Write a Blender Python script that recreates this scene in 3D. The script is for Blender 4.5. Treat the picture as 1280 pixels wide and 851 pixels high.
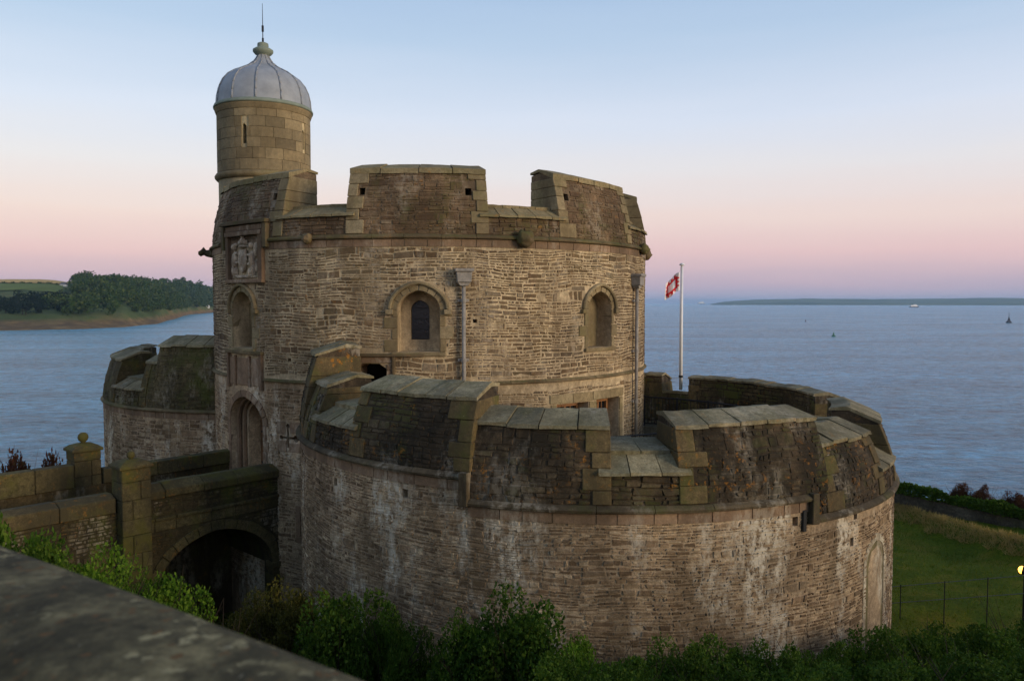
import bpy, bmesh, math, random
import numpy as np
from mathutils import Vector, Matrix, noise

for o in list(bpy.data.objects):
    bpy.data.objects.remove(o, do_unlink=True)
scene = bpy.context.scene
COL = scene.collection
EZ = 22.0                      # eye height above the sea; positions below are given relative to the eye
RNG = random.Random(7)
rad = math.radians

# ------------------------------------------------------------------ camera
cd = bpy.data.cameras.new('camera')
cam = bpy.data.objects.new('camera', cd)
COL.objects.link(cam)
cam.location = (0, 0, EZ)
PITCH = math.atan(47.5 / 980.0)
cam.rotation_euler = (math.pi / 2 - PITCH, 0, 0)
cd.sensor_width = 36.0
cd.lens = 36.0 * 980.0 / 1280.0
cd.clip_start = 0.1
cd.clip_end = 60000
cd.dof.use_dof = True
cd.dof.focus_distance = 21.0
cd.dof.aperture_fstop = 2.8
scene.camera = cam

# ------------------------------------------------------------------ sky and sun
SUN_AZ = Vector((0.86, -0.51, 0)).normalized()
SUN_EL = rad(9)
w = bpy.data.worlds.new('World')
scene.world = w
w.use_nodes = True
nt = w.node_tree
nt.nodes.clear()
out = nt.nodes.new('ShaderNodeOutputWorld')
bg = nt.nodes.new('ShaderNodeBackground')
sky = nt.nodes.new('ShaderNodeTexSky')
sky.sky_type = 'NISHITA'
sky.sun_disc = False
sky.sun_elevation = rad(3)
sky.sun_rotation = math.atan2(SUN_AZ.x, SUN_AZ.y)
sky.dust_density = 2.0
sky.air_density = 1.2
tc = nt.nodes.new('ShaderNodeTexCoord')
sep = nt.nodes.new('ShaderNodeSeparateXYZ')
nt.links.new(tc.outputs['Generated'], sep.inputs[0])
rampn = nt.nodes.new('ShaderNodeValToRGB')
# thin uneven haze: the height at which the colours change wanders a little
vmul = nt.nodes.new('ShaderNodeVectorMath'); vmul.operation = 'MULTIPLY'; vmul.inputs[1].default_value = (3.0, 3.0, 34.0)
nt.links.new(tc.outputs['Generated'], vmul.inputs[0])
nz = nt.nodes.new('ShaderNodeTexNoise'); nz.inputs['Scale'].default_value = 1.0; nz.inputs['Detail'].default_value = 5.0
nt.links.new(vmul.outputs[0], nz.inputs['Vector'])
ma = nt.nodes.new('ShaderNodeMath'); ma.operation = 'MULTIPLY_ADD'; ma.inputs[1].default_value = 0.035; ma.inputs[2].default_value = -0.0175
nt.links.new(nz.outputs['Fac'], ma.inputs[0])
mz = nt.nodes.new('ShaderNodeMath'); mz.operation = 'ADD'
nt.links.new(sep.outputs['Z'], mz.inputs[0]); nt.links.new(ma.outputs[0], mz.inputs[1])
nt.links.new(mz.outputs[0], rampn.inputs[0])
SKY = [(0.0, (152, 156, 180)), (0.022, (172, 160, 178)), (0.06, (202, 174, 182)), (0.105, (209, 190, 191)),
       (0.16, (203, 200, 207)), (0.22, (190, 198, 216)), (0.31, (160, 180, 206)), (0.37, (147, 170, 201)),
       (0.6, (118, 143, 180)), (1.0, (96, 120, 158))]
def s2l(c):
    return tuple(((v / 255) / 12.92 if v <= 10 else (((v / 255) + 0.055) / 1.055) ** 2.4) for v in c)
cr = rampn.color_ramp
while len(cr.elements) < len(SKY):
    cr.elements.new(0.5)
for e, (p, c) in zip(cr.elements, SKY):
    e.position = p
for e, (p, c) in zip(cr.elements, SKY):
    e.color = (*s2l(c), 1)
skymul = nt.nodes.new('ShaderNodeMix')
skymul.data_type = 'RGBA'
skymul.blend_type = 'MIX'
skymul.inputs['Factor'].default_value = 0.06
nt.links.new(rampn.outputs[0], skymul.inputs['A'])
nt.links.new(sky.outputs[0], skymul.inputs['B'])
nt.links.new(skymul.outputs['Result'], bg.inputs['Color'])
bg.inputs['Strength'].default_value = 1.0
nt.links.new(bg.outputs[0], out.inputs['Surface'])

sl = bpy.data.lights.new('sun', 'SUN')
sl.energy = 1.9
sl.angle = rad(24)
sl.color = (1.0, 0.85, 0.64)
sun = bpy.data.objects.new('sun', sl)
COL.objects.link(sun)
sdir = Vector((SUN_AZ.x * math.cos(SUN_EL), SUN_AZ.y * math.cos(SUN_EL), math.sin(SUN_EL)))
sun.rotation_euler = sdir.to_track_quat('Z', 'Y').to_euler()
sun.location = (30, -30, 60)

vs = scene.view_settings
scene.display_settings.display_device = 'sRGB'
vs.view_transform = 'Standard'
vs.look = 'None'
vs.exposure = 0.35
vs.gamma = 1.0
vs.use_curve_mapping = False

# ------------------------------------------------------------------ helpers: objects
WL = {}
def tag(o, label=None, cat=None, group=None, kind=None):
    if label: o['label'] = label
    if cat: o['category'] = cat
    if group: o['group'] = group
    if kind: o['kind'] = kind
    return o
def empty(name, loc, label, cat, group=None):
    o = bpy.data.objects.new(name, None)
    COL.objects.link(o)
    o.empty_display_size = 0.3
    o.location = (loc[0], loc[1], loc[2] + EZ)
    WL[o] = Vector(o.location)
    return tag(o, label, cat, group)
def obj(name, verts, faces, mat, parent=None, smooth=False, bevel=0.0, mats=None, fmat=None, fix=False, origin=None):
    v = np.asarray(verts, dtype=float).reshape(-1, 3).copy()
    v[:, 2] += EZ
    if origin is None:
        mn, mx = v.min(0), v.max(0)
        org = np.array([(mn[0] + mx[0]) / 2, (mn[1] + mx[1]) / 2, mn[2]])
    else:
        org = np.array([origin[0], origin[1], origin[2] + EZ])
    me = bpy.data.meshes.new(name)
    me.from_pydata((v - org).tolist(), [], faces)
    if fix:
        bm = bmesh.new()
        bm.from_mesh(me)
        bmesh.ops.recalc_face_normals(bm, faces=bm.faces)
        bm.to_mesh(me)
        bm.free()
    for m in (mats or [mat]):
        me.materials.append(m)
    if fmat is not None:
        me.polygons.foreach_set('material_index', fmat)
    if smooth:
        me.polygons.foreach_set('use_smooth', [True] * len(me.polygons))
    me.update()
    o = bpy.data.objects.new(name, me)
    COL.objects.link(o)
    WL[o] = Vector(org)
    if parent is not None:
        o.parent = parent
        o.location = Vector(org) - WL[parent]
    else:
        o.location = org
    if bevel > 0:
        b = o.modifiers.new('bevel', 'BEVEL')
        b.width = bevel
        b.segments = 1
        b.limit_method = 'ANGLE'
        b.angle_limit = rad(40)
    return o
class MB:
    def __init__(s):
        s.v = []; s.f = []; s.m = []
    def add(s, v, f, mi=0):
        n = len(s.v)
        s.v.extend([tuple(p) for p in v])
        s.f.extend([tuple(i + n for i in q) for q in f])
        s.m.extend([mi] * len(f))
        return s
    def build(s, name, mat, parent=None, **k):
        return obj(name, s.v, s.f, mat, parent, **k)
BOXF = [(0, 3, 2, 1), (4, 5, 6, 7), (0, 1, 5, 4), (1, 2, 6, 5), (2, 3, 7, 6), (3, 0, 4, 7)]
def boxv(x0, x1, y0, y1, z0, z1):
    return [(x0, y0, z0), (x1, y0, z0), (x1, y1, z0), (x0, y1, z0), (x0, y0, z1), (x1, y0, z1), (x1, y1, z1), (x0, y1, z1)]
def rotz(vs_, a, c):
    ca, sa = math.cos(a), math.sin(a)
    return [(c[0] + x * ca - y * sa, c[1] + x * sa + y * ca, c[2] + z) for x, y, z in vs_]
def pol(c, r, ph, z):
    a = rad(ph)
    return (c[0] + r * math.sin(a), c[1] - r * math.cos(a), z)
def sector(c, prof, a0, a1, n=None, closed=False, jit=0.0, rng=RNG):
    """solid swept from a closed (r,z) profile between two bearings"""
    if n is None:
        n = max(1, int(abs(a1 - a0) / 4 + 0.999))
    k = len(prof)
    v = []; f = []
    cols = n if closed else n + 1
    for i in range(cols):
        a = a0 + (a1 - a0) * i / n
        for (r, z) in prof:
            v.append(pol(c, r + rng.uniform(-jit, jit), a, z + rng.uniform(-jit, jit)))
    for i in range(n):
        j = (i + 1) % cols
        for q in range(k):
            p = (q + 1) % k
            f.append((i * k + q, j * k + q, j * k + p, i * k + p))
    if not closed:
        f.append(tuple(range(k)))
        f.append(tuple(n * k + q for q in reversed(range(k))))
    return v, f
def lathe(c, prof, n=24, cap=True):
    v = []; f = []
    k = len(prof)
    for i in range(n):
        a = 360.0 * i / n
        for r, z in prof:
            v.append(pol(c, r, a, z))
    for i in range(n):
        j = (i + 1) % n
        for q in range(k - 1):
            f.append((i * k + q, j * k + q, j * k + q + 1, i * k + q + 1))
    if cap:
        f.append(tuple(i * k for i in reversed(range(n))))
        f.append(tuple(i * k + k - 1 for i in range(n)))
    return v, f
def tube(p0, p1, r0, r1=None, n=8):
    r1 = r0 if r1 is None else r1
    p0, p1 = Vector(p0), Vector(p1)
    d = (p1 - p0).normalized()
    a = d.orthogonal().normalized()
    b = d.cross(a)
    v = []
    for p, r in ((p0, r0), (p1, r1)):
        for i in range(n):
            t = 2 * math.pi * i / n
            v.append(tuple(p + a * (r * math.cos(t)) + b * (r * math.sin(t))))
    f = [(i, (i + 1) % n, n + (i + 1) % n, n + i) for i in range(n)]
    f += [tuple(reversed(range(n))), tuple(range(n, 2 * n))]
    return v, f
def prism(outline, mapf, d0, d1):
    """outline [(u,z)] extruded between depths d0 and d1 through mapf(u,z,d)"""
    n = len(outline)
    v = [mapf(u, z, d0) for u, z in outline] + [mapf(u, z, d1) for u, z in outline]
    f = [tuple(range(n)), tuple(reversed(range(n, 2 * n)))]
    f += [(i, n + i, n + (i + 1) % n, (i + 1) % n) for i in range(n)]
    return v, f
def bent(c, R, ph0):
    def m(u, z, d):
        return pol(c, R + d, ph0 + math.degrees(u / R), z)
    return m
def planemap(o, ax, nrm):
    def m(u, z, d):
        return (o[0] + ax[0] * u + nrm[0] * d, o[1] + ax[1] * u + nrm[1] * d, z)
    return m
def cut(o, cutters):
    """boolean the cutters (verts, faces) out of mesh object o, keeping the result as its mesh"""
    tmp = []
    for v, f in cutters:
        c = obj('cutter', v, f, o.data.materials[0], fix=True)
        tmp.append(c)
        b = o.modifiers.new('b', 'BOOLEAN')
        b.operation = 'DIFFERENCE'
        b.solver = 'EXACT'
        b.object = c
    bpy.context.view_layer.update()
    dg = bpy.context.evaluated_depsgraph_get()
    me = bpy.data.meshes.new_from_object(o.evaluated_get(dg))
    o.modifiers.clear()
    old = o.data
    o.data = me
    bpy.data.meshes.remove(old)
    for c in tmp:
        m_ = c.data
        WL.pop(c, None)
        bpy.data.objects.remove(c)
        bpy.data.meshes.remove(m_)

# ------------------------------------------------------------------ helpers: materials
class N:
    def __init__(s, name, rough=0.9, spec=0.2):
        s.m = bpy.data.materials.new(name)
        s.m.use_nodes = True
        s.t = s.m.node_tree
        s.b = s.t.nodes['Principled BSDF']
        s.b.inputs['Roughness'].default_value = rough
        s.b.inputs['Specular IOR Level'].default_value = spec
        s.geo = None
    def n(s, ty, **k):
        x = s.t.nodes.new(ty)
        for a, v in k.items():
            setattr(x, a, v)
        return x
    def l(s, a, b):
        s.t.links.new(a, b)
    def pos(s, scale=(1, 1, 1)):
        if s.geo is None:
            s.geo = s.n('ShaderNodeNewGeometry')
        if scale == (1, 1, 1):
            return s.geo.outputs['Position']
        v = s.n('ShaderNodeVectorMath', operation='MULTIPLY')
        s.l(s.geo.outputs['Position'], v.inputs[0])
        v.inputs[1].default_value = scale
        return v.outputs[0]
    def noise(s, scale, detail=4, rough=0.55, stretch=(1, 1, 1), dist=0.0):
        x = s.n('ShaderNodeTexNoise')
        x.inputs['Scale'].default_value = scale
        x.inputs['Detail'].default_value = detail
        x.inputs['Roughness'].default_value = rough
        x.inputs['Distortion'].default_value = dist
        s.l(s.pos(stretch), x.inputs['Vector'])
        return x.outputs['Fac']
    def ramp(s, fac, pts):
        x = s.n('ShaderNodeValToRGB')
        e = x.color_ramp.elements
        while len(e) < len(pts):
            e.new(0.5)
        for el, (p, c) in zip(e, pts):
            el.position = p
        for el, (p, c) in zip(e, pts):
            el.color = (c, c, c, 1) if isinstance(c, (int, float)) else (*c, 1)
        s.l(fac, x.inputs[0])
        return x.outputs[0]
    def math(s, op, a, b=0.0):
        x = s.n('ShaderNodeMath', operation=op)
        for i, q in enumerate((a, b)):
            if isinstance(q, (int, float)):
                x.inputs[i].default_value = q
            else:
                s.l(q, x.inputs[i])
        return x.outputs[0]
    def mix(s, fac, a, b, mode='MIX'):
        x = s.n('ShaderNodeMix', data_type='RGBA', blend_type=mode)
        for nm, q in (('Factor', fac), ('A', a), ('B', b)):
            if isinstance(q, (int, float)):
                x.inputs[nm].default_value = q
            elif isinstance(q, tuple):
                x.inputs[nm].default_value = (*q, 1)
            else:
                s.l(q, x.inputs[nm])
        return x.outputs['Result']
    def rnd(s):
        if s.geo is None:
            s.geo = s.n('ShaderNodeNewGeometry')
        oi = s.n('ShaderNodeObjectInfo')
        a = s.math('ADD', s.geo.outputs['Random Per Island'], oi.outputs['Random'])
        return s.math('FRACT', a)
    def bump(s, h, strength=0.4, dist=0.02):
        x = s.n('ShaderNodeBump')
        x.inputs['Strength'].default_value = strength
        x.inputs['Distance'].default_value = dist
        s.l(h, x.inputs['Height'])
        s.l(x.outputs[0], s.b.inputs['Normal'])
    def col(s, c):
        if isinstance(c, tuple):
            s.b.inputs['Base Color'].default_value = (*c, 1)
        else:
            s.l(c, s.b.inputs['Base Color'])
        return s.m

def stone(name, cols, var=0.5, dark=0.0, dcol=(0.022, 0.018, 0.012), white=0.0, orange=0.0, moss=0.0, mcol=(0.075, 0.085, 0.022),
          big=0.35, bump=0.5, bscale=28, dscale=0.8, bd=0.02, topmoss=0.0, spots=0.0):
    s = N(name)
    if len(cols) == 1:
        cols = [cols[0], tuple(q * 1.06 for q in cols[0])]
    k = len(cols)
    c = s.ramp(s.rnd(), [(i / max(1, k - 1), q) for i, q in enumerate(cols)])
    n1 = s.noise(9, 6, 0.65)
    c = s.mix(1.0, c, s.ramp(n1, [(0.25, 1 - var), (0.75, 1 + var)]), 'MULTIPLY')
    c = s.mix(1.0, c, s.ramp(s.noise(30, 4, 0.7), [(0.3, 1 - var * 0.7), (0.7, 1 + var * 0.8)]), 'MULTIPLY')
    n2 = s.noise(0.45, 5, 0.6, (1, 1, 0.8))
    c = s.mix(1.0, c, s.ramp(n2, [(0.3, (1 - big, 1 - big, 1 - big * 0.9)), (0.7, (1 + big, 1 + big * 0.96, 1 + big * 0.85))]), 'MULTIPLY')
    if dark:
        f = s.ramp(s.noise(dscale, 7, 0.68, (1, 1, 0.45)), [(0.42, 0.0), (0.58, dark)])
        c = s.mix(f, c, dcol)
    if moss:
        f = s.ramp(s.noise(0.9, 7, 0.7, (1.1, 1.1, 0.8), 0.3), [(0.5, 0.0), (0.64, moss)])
        c = s.mix(f, c, mcol)
    if white:
        a = s.ramp(s.noise(1.0, 7, 0.66, (1, 1, 0.34)), [(0.515, 0.0), (0.62, 1.0)])
        b = s.ramp(s.noise(8, 6, 0.72, (1, 1, 0.6)), [(0.42, 0.0), (0.56, white)])
        c = s.mix(s.math('MULTIPLY', a, b), c, (0.60, 0.55, 0.49))
    if orange:
        a = s.ramp(s.noise(1.1, 3, 0.5), [(0.5, 0.0), (0.62, 1.0)])
        b = s.ramp(s.noise(7, 6, 0.72), [(0.56, 0.0), (0.63, orange)])
        c = s.mix(s.math('MULTIPLY', a, b), c, (0.34, 0.145, 0.018))
    sp = s.ramp(s.noise(34, 3, 0.6), [(0.68, 0.0), (0.74, 0.35)])
    c = s.mix(sp, c, (0.45, 0.43, 0.36))
    if spots:
        f = s.ramp(s.noise(19, 4, 0.6, dist=0.15), [(0.57, 0.0), (0.63, spots)])
        c = s.mix(s.math('MULTIPLY', f, s.ramp(s.noise(3.5, 3), [(0.42, 0.0), (0.55, 1.0)])), c, (0.30, 0.27, 0.17))
        f = s.ramp(s.noise(21, 4, 0.6, (1.1, 1, 1)), [(0.6, 0.0), (0.66, spots)])
        c = s.mix(f, c, (0.13, 0.075, 0.035))
    if topmoss:
        sx = s.n('ShaderNodeSeparateXYZ')
        s.l(s.geo.outputs['Normal'], sx.inputs[0])
        f = s.math('MULTIPLY', s.ramp(sx.outputs['Z'], [(0.25, 0.0), (0.8, topmoss)]), s.ramp(s.noise(5, 6, 0.7), [(0.4, 0.0), (0.6, 1.0)]))
        c = s.mix(f, c, mcol)
    c = s.mix(1.0, c, (1.06, 1.0, 0.84), 'MULTIPLY')
    s.bump(s.noise(bscale, 7, 0.7), bump, bd)
    return s.col(c)
def plain(name, c, rough=0.7, spec=0.3, metal=0.0, var=0.15, bscale=40, bump=0.15, nscale=6):
    s = N(name, rough, spec)
    s.b.inputs['Metallic'].default_value = metal
    n1 = s.noise(nscale, 5, 0.6)
    cc = s.mix(1.0, c, s.ramp(n1, [(0.3, 1 - var), (0.7, 1 + var)]), 'MULTIPLY')
    s.bump(s.noise(bscale, 4), bump, 0.01)
    return s.col(cc)

MAT = {}
MAT['keep'] = stone('keep rubble', [(0.0856, 0.0573, 0.0356), (0.1369, 0.0945, 0.0606), (0.1848, 0.1383, 0.0927), (0.1608, 0.1079, 0.0642), (0.2464, 0.2024, 0.1533), (0.1164, 0.0877, 0.0642), (0.2053, 0.1484, 0.0891)], 0.45, dark=0.35, dcol=(0.07, 0.048, 0.03), white=0.35, dscale=1.3, moss=0.25, mcol=(0.12, 0.11, 0.045), orange=0.25)
MAT['keep_mortar'] = stone('keep mortar', [(0.4274, 0.3514, 0.253)], 0.4, dark=0.55, dcol=(0.13, 0.095, 0.06), big=0.3, dscale=1.6)
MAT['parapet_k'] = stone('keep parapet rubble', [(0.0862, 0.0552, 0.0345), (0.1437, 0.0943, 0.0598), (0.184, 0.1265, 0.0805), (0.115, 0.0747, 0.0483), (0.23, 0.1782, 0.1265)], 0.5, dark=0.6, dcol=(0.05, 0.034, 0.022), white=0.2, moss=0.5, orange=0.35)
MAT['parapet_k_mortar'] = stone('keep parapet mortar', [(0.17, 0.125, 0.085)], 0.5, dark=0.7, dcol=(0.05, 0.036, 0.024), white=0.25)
MAT['bast'] = stone('bastion rubble', [(0.1197, 0.0798, 0.0518), (0.2625, 0.1814, 0.12), (0.3237, 0.2352, 0.1575), (0.1575, 0.1028, 0.0626), (0.525, 0.4095, 0.2906), (0.1386, 0.0968, 0.067)], 0.5, dark=0.5, dcol=(0.085, 0.058, 0.035), white=1.0, moss=0.2, mcol=(0.10, 0.085, 0.05))
MAT['bast_mortar'] = stone('bastion mortar', [(0.3895, 0.297, 0.2145)], 0.5, dark=0.6, dcol=(0.12, 0.085, 0.055), white=0.9)
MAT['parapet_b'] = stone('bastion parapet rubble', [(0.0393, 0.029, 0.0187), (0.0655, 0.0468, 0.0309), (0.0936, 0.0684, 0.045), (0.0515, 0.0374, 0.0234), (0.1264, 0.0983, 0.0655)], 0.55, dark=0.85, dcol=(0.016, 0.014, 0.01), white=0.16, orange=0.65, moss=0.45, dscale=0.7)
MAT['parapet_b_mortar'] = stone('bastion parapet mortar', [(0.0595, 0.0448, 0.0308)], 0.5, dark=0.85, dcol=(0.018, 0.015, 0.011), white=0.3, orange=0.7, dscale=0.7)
MAT['parapet_l'] = stone('mossy parapet rubble', [(0.06, 0.05, 0.028), (0.085, 0.07, 0.038), (0.11, 0.09, 0.05)], 0.5, dark=0.6, dcol=(0.03, 0.026, 0.016), moss=0.85, white=0.3, mcol=(0.07, 0.08, 0.02))
MAT['dress_k'] = stone('tan dressed stone', [(0.243, 0.198, 0.1305), (0.297, 0.2475, 0.1665), (0.2115, 0.171, 0.108), (0.27, 0.216, 0.135)], 0.34, dark=0.65, dcol=(0.11, 0.085, 0.05), moss=0.5, mcol=(0.14, 0.13, 0.055), bump=0.3, big=0.25)
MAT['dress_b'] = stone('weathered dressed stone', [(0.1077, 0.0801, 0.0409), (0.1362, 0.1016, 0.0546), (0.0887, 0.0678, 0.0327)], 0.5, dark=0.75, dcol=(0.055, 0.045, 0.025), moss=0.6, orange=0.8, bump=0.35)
MAT['band'] = stone('pinkish band stone', [(0.222, 0.15, 0.108), (0.27, 0.186, 0.132), (0.192, 0.132, 0.096)], 0.25, dark=0.5, dcol=(0.06, 0.045, 0.03), white=0.35, bump=0.3)
MAT['string_k'] = stone('keep string stone', [(0.20, 0.155, 0.10), (0.165, 0.125, 0.08), (0.24, 0.19, 0.125)], 0.3, dark=0.7, dcol=(0.06, 0.045, 0.028), moss=0.6, orange=0.3, bump=0.35, topmoss=0.4)
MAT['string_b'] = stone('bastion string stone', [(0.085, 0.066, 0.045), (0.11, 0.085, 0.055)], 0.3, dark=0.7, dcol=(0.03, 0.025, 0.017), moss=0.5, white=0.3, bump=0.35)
MAT['slate'] = stone('grey coping slate', [(0.204, 0.1836, 0.1224), (0.255, 0.2244, 0.153), (0.1666, 0.153, 0.1088), (0.2975, 0.2584, 0.17)], 0.42, dark=0.5, dcol=(0.05, 0.046, 0.03), moss=0.5, mcol=(0.085, 0.08, 0.028), orange=0.35, bump=0.5, white=0.25, spots=0.4)
MAT['slate_k'] = stone('tan coping slate', [(0.2322, 0.1938, 0.117), (0.27, 0.2244, 0.1394), (0.1944, 0.1632, 0.099)], 0.38, spots=0.35, dark=0.45, dcol=(0.10, 0.085, 0.05), moss=0.5, mcol=(0.15, 0.14, 0.06), orange=0.6, bump=0.3)
MAT['turret'] = stone('turret ashlar', [(0.17, 0.135, 0.085), (0.225, 0.18, 0.115), (0.265, 0.215, 0.14), (0.20, 0.165, 0.11), (0.14, 0.115, 0.078)], 0.25, dark=0.4, dcol=(0.08, 0.065, 0.042), bump=0.25, big=0.2)
MAT['turret_mortar'] = stone('turret mortar', [(0.36, 0.31, 0.215)], 0.2)
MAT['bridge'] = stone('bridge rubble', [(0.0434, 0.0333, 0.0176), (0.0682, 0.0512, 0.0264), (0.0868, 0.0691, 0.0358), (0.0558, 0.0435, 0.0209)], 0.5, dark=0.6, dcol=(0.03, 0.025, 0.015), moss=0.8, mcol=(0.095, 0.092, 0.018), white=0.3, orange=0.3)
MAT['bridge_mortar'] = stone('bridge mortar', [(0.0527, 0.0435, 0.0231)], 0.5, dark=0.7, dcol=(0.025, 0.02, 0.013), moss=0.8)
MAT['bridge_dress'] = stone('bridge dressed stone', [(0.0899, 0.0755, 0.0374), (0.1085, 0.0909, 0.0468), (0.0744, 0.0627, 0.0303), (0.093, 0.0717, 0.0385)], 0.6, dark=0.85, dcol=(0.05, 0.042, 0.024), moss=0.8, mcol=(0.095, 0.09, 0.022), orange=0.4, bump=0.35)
MAT['seawall'] = stone('sea wall rubble', [(0.06, 0.058, 0.052), (0.085, 0.08, 0.07), (0.11, 0.10, 0.085)], 0.5, dark=0.4, moss=0.3)
MAT['front'] = stone('lichened coping', [(0.1318, 0.1162, 0.0697)], 0.6, dark=0.7, dcol=(0.024, 0.022, 0.014), moss=0.4, mcol=(0.06, 0.058, 0.022), bscale=60, bump=0.6, dscale=5, spots=1.0)
MAT['carved'] = stone('pale carved stone', [(0.52, 0.45, 0.38)], 0.5, dark=0.6, dcol=(0.13, 0.085, 0.06), bump=0.5, bscale=50, bd=0.03, dscale=3)
MAT['lead'] = plain('lead sheet', (0.275, 0.29, 0.305), 0.55, 0.4, var=0.18, nscale=2.5)
MAT['lead_dark'] = plain('lead roll', (0.25, 0.262, 0.275), 0.6, 0.4)
MAT['copper_trim'] = plain('greenish lead trim', (0.20, 0.23, 0.175), 0.7)
MAT['iron'] = plain('black iron', (0.012, 0.012, 0.013), 0.55)
MAT['leadpipe'] = plain('grey lead pipe', (0.25, 0.225, 0.19), 0.55, var=0.3)
MAT['dark'] = plain('painted interior dark', (0.01, 0.009, 0.008), 0.8, 0.1)
MAT['glass'] = plain('dark leaded glass', (0.012, 0.014, 0.018), 0.25, 0.5, bscale=14, bump=0.3)
MAT['wood'] = plain('oak door', (0.15, 0.075, 0.03), 0.6, var=0.5, nscale=4)
MAT['timber'] = plain('orange timber', (0.30, 0.14, 0.055), 0.55, var=0.3)
MAT['white'] = plain('white paint', (0.75, 0.75, 0.73), 0.45, var=0.05)
MAT['paving'] = stone('deck paving', [(0.12, 0.105, 0.08)], 0.4, dark=0.5, dcol=(0.05, 0.045, 0.03), moss=0.3)
MAT['flagwhite'] = plain('flag white', (0.82, 0.80, 0.78), 0.8, var=0.05)
MAT['flagred'] = plain('flag red', (0.70, 0.012, 0.02), 0.8, var=0.05)

# ------------------------------------------------------------------ helpers: masonry
def rubble(mapf, u0, u1, z0, z1, blocked=None, hr=(0.07, 0.13), lr=(0.16, 0.55), gap=0.017, proud=(0.003, 0.024), seed=1, wob=0.03):
    """random rubble brought to rough courses, as (corner verts, faces) per stone; mapf(u,z,d)"""
    rng = random.Random(seed)
    res = []
    F5 = [(0, 1, 2, 3), (4, 0, 3, 7), (1, 5, 6, 2), (3, 2, 6, 7), (4, 5, 1, 0)]
    U = rng.uniform
    def wv(u, z):
        return wob * noise.noise(Vector((u * 0.9, z * 1.3 + seed * 3.1, 0.5)))
    def put(a, b, za, zb):
        if b - a < 0.05 or zb - za < 0.025: return
        if blocked:
            ns = 9
            ok = [not (blocked(a + (b - a) * i / (ns - 1), za + 0.01) or blocked(a + (b - a) * i / (ns - 1), zb - 0.01)) for i in range(ns)]
            if not any(ok): return
            if not all(ok):
                best = (0, -1); st = None
                for i in range(ns + 1):
                    if i < ns and ok[i]:
                        if st is None: st = i
                    elif st is not None:
                        if i - 1 - st > best[1] - best[0]: best = (st, i - 1)
                        st = None
                a, b = a + (b - a) * best[0] / (ns - 1), a + (b - a) * best[1] / (ns - 1)
                if b - a < 0.06: return
        g = gap * U(0.5, 1.5)
        p = U(*proud)
        za, zb = za + g * 0.45, zb - g * 0.45
        hj = min(0.014, (zb - za) * 0.16)
        j = lambda s=1.0: U(-1, 1) * hj * s
        A = (a + g / 2 + j(1.5), za + wv(a, za) + j()); B = (b - g / 2 + j(1.5), za + wv(b, za) + j())
        C = (b - g / 2 + j(1.5), zb + wv(b, zb) + j()); D = (a + g / 2 + j(1.5), zb + wv(a, zb) + j())
        ins = min(0.014, (zb - za) * 0.2)
        fr = [(A[0] + ins * U(.5, 1.5), A[1] + ins), (B[0] - ins * U(.5, 1.5), B[1] + ins), (C[0] - ins * U(.5, 1.5), C[1] - ins), (D[0] + ins * U(.5, 1.5), D[1] - ins)]
        vs8 = [mapf(q[0], q[1], p + U(-0.007, 0.007)) for q in fr] + [mapf(q[0], q[1], -0.02) for q in (A, B, C, D)]
        res.append((vs8, F5))
    hm = (hr[0] + hr[1]) / 2
    z = z0
    while z < z1 - 0.03:
        H = U(2.2, 4.2) * hm
        if z1 - z - H < 1.6 * hm: H = z1 - z
        u = u0 - U(0, 0.5)
        while u < u1:
            W = U(0.35, 1.25)
            s0, s1 = max(u, u0), min(u + W, u1)
            u += W
            if s1 - s0 < 0.05: continue
            rows = []
            rest = H
            while rest > 0.001:
                h = U(*hr)
                if rng.random() < 0.16: h *= U(1.4, 2.1)
                if rest - h < hr[0] * 0.8: h = rest
                rows.append(h); rest -= h
            rng.shuffle(rows)
            zz = z
            for h in rows:
                x = s0
                while x < s1 - 0.01:
                    L = U(*lr) * U(0.45, 1.0) * (1 + 0.5 * (h > hr[1]))
                    if s1 - x - L < lr[0] * 0.7: L = s1 - x
                    if L > lr[1] * 1.2:
                        L = L * U(.4, .6)
                    put(x, x + L, zz, zz + h)
                    x += L
                zz += h
        z += H
    return res
def add_rubble(stones, mat, parent, top=0, name='rubble_facing'):
    """the `top` stones that show largest become parts of their own, the rest one stuff mesh"""
    def score(st):
        v = [Vector(p) for p in st[0][:4]]
        n = (v[1] - v[0]).cross(v[3] - v[0])
        c = (v[0] + v[2]) / 2
        return max(0.0, abs(n.dot(c.normalized()))) / c.length_squared if n.dot(c) < 0 else 0.0
    idx = list(range(len(stones)))
    big = set()
    if top:
        sc = [score(s) for s in stones]
        sc = [s if s > 0 else -1 for s in sc]
        if max(sc) < 0:
            sc = [score((list(reversed(s[0][:4])), None)) for s in stones]
        big = set(sorted(idx, key=lambda i: -sc[i])[:top])
    m = MB()
    for i in idx:
        if i in big:
            obj('stone', stones[i][0], stones[i][1], mat, parent)
        else:
            m.add(*stones[i])
    if m.v:
        tag(m.build(name, mat, parent), kind='stuff')

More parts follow.
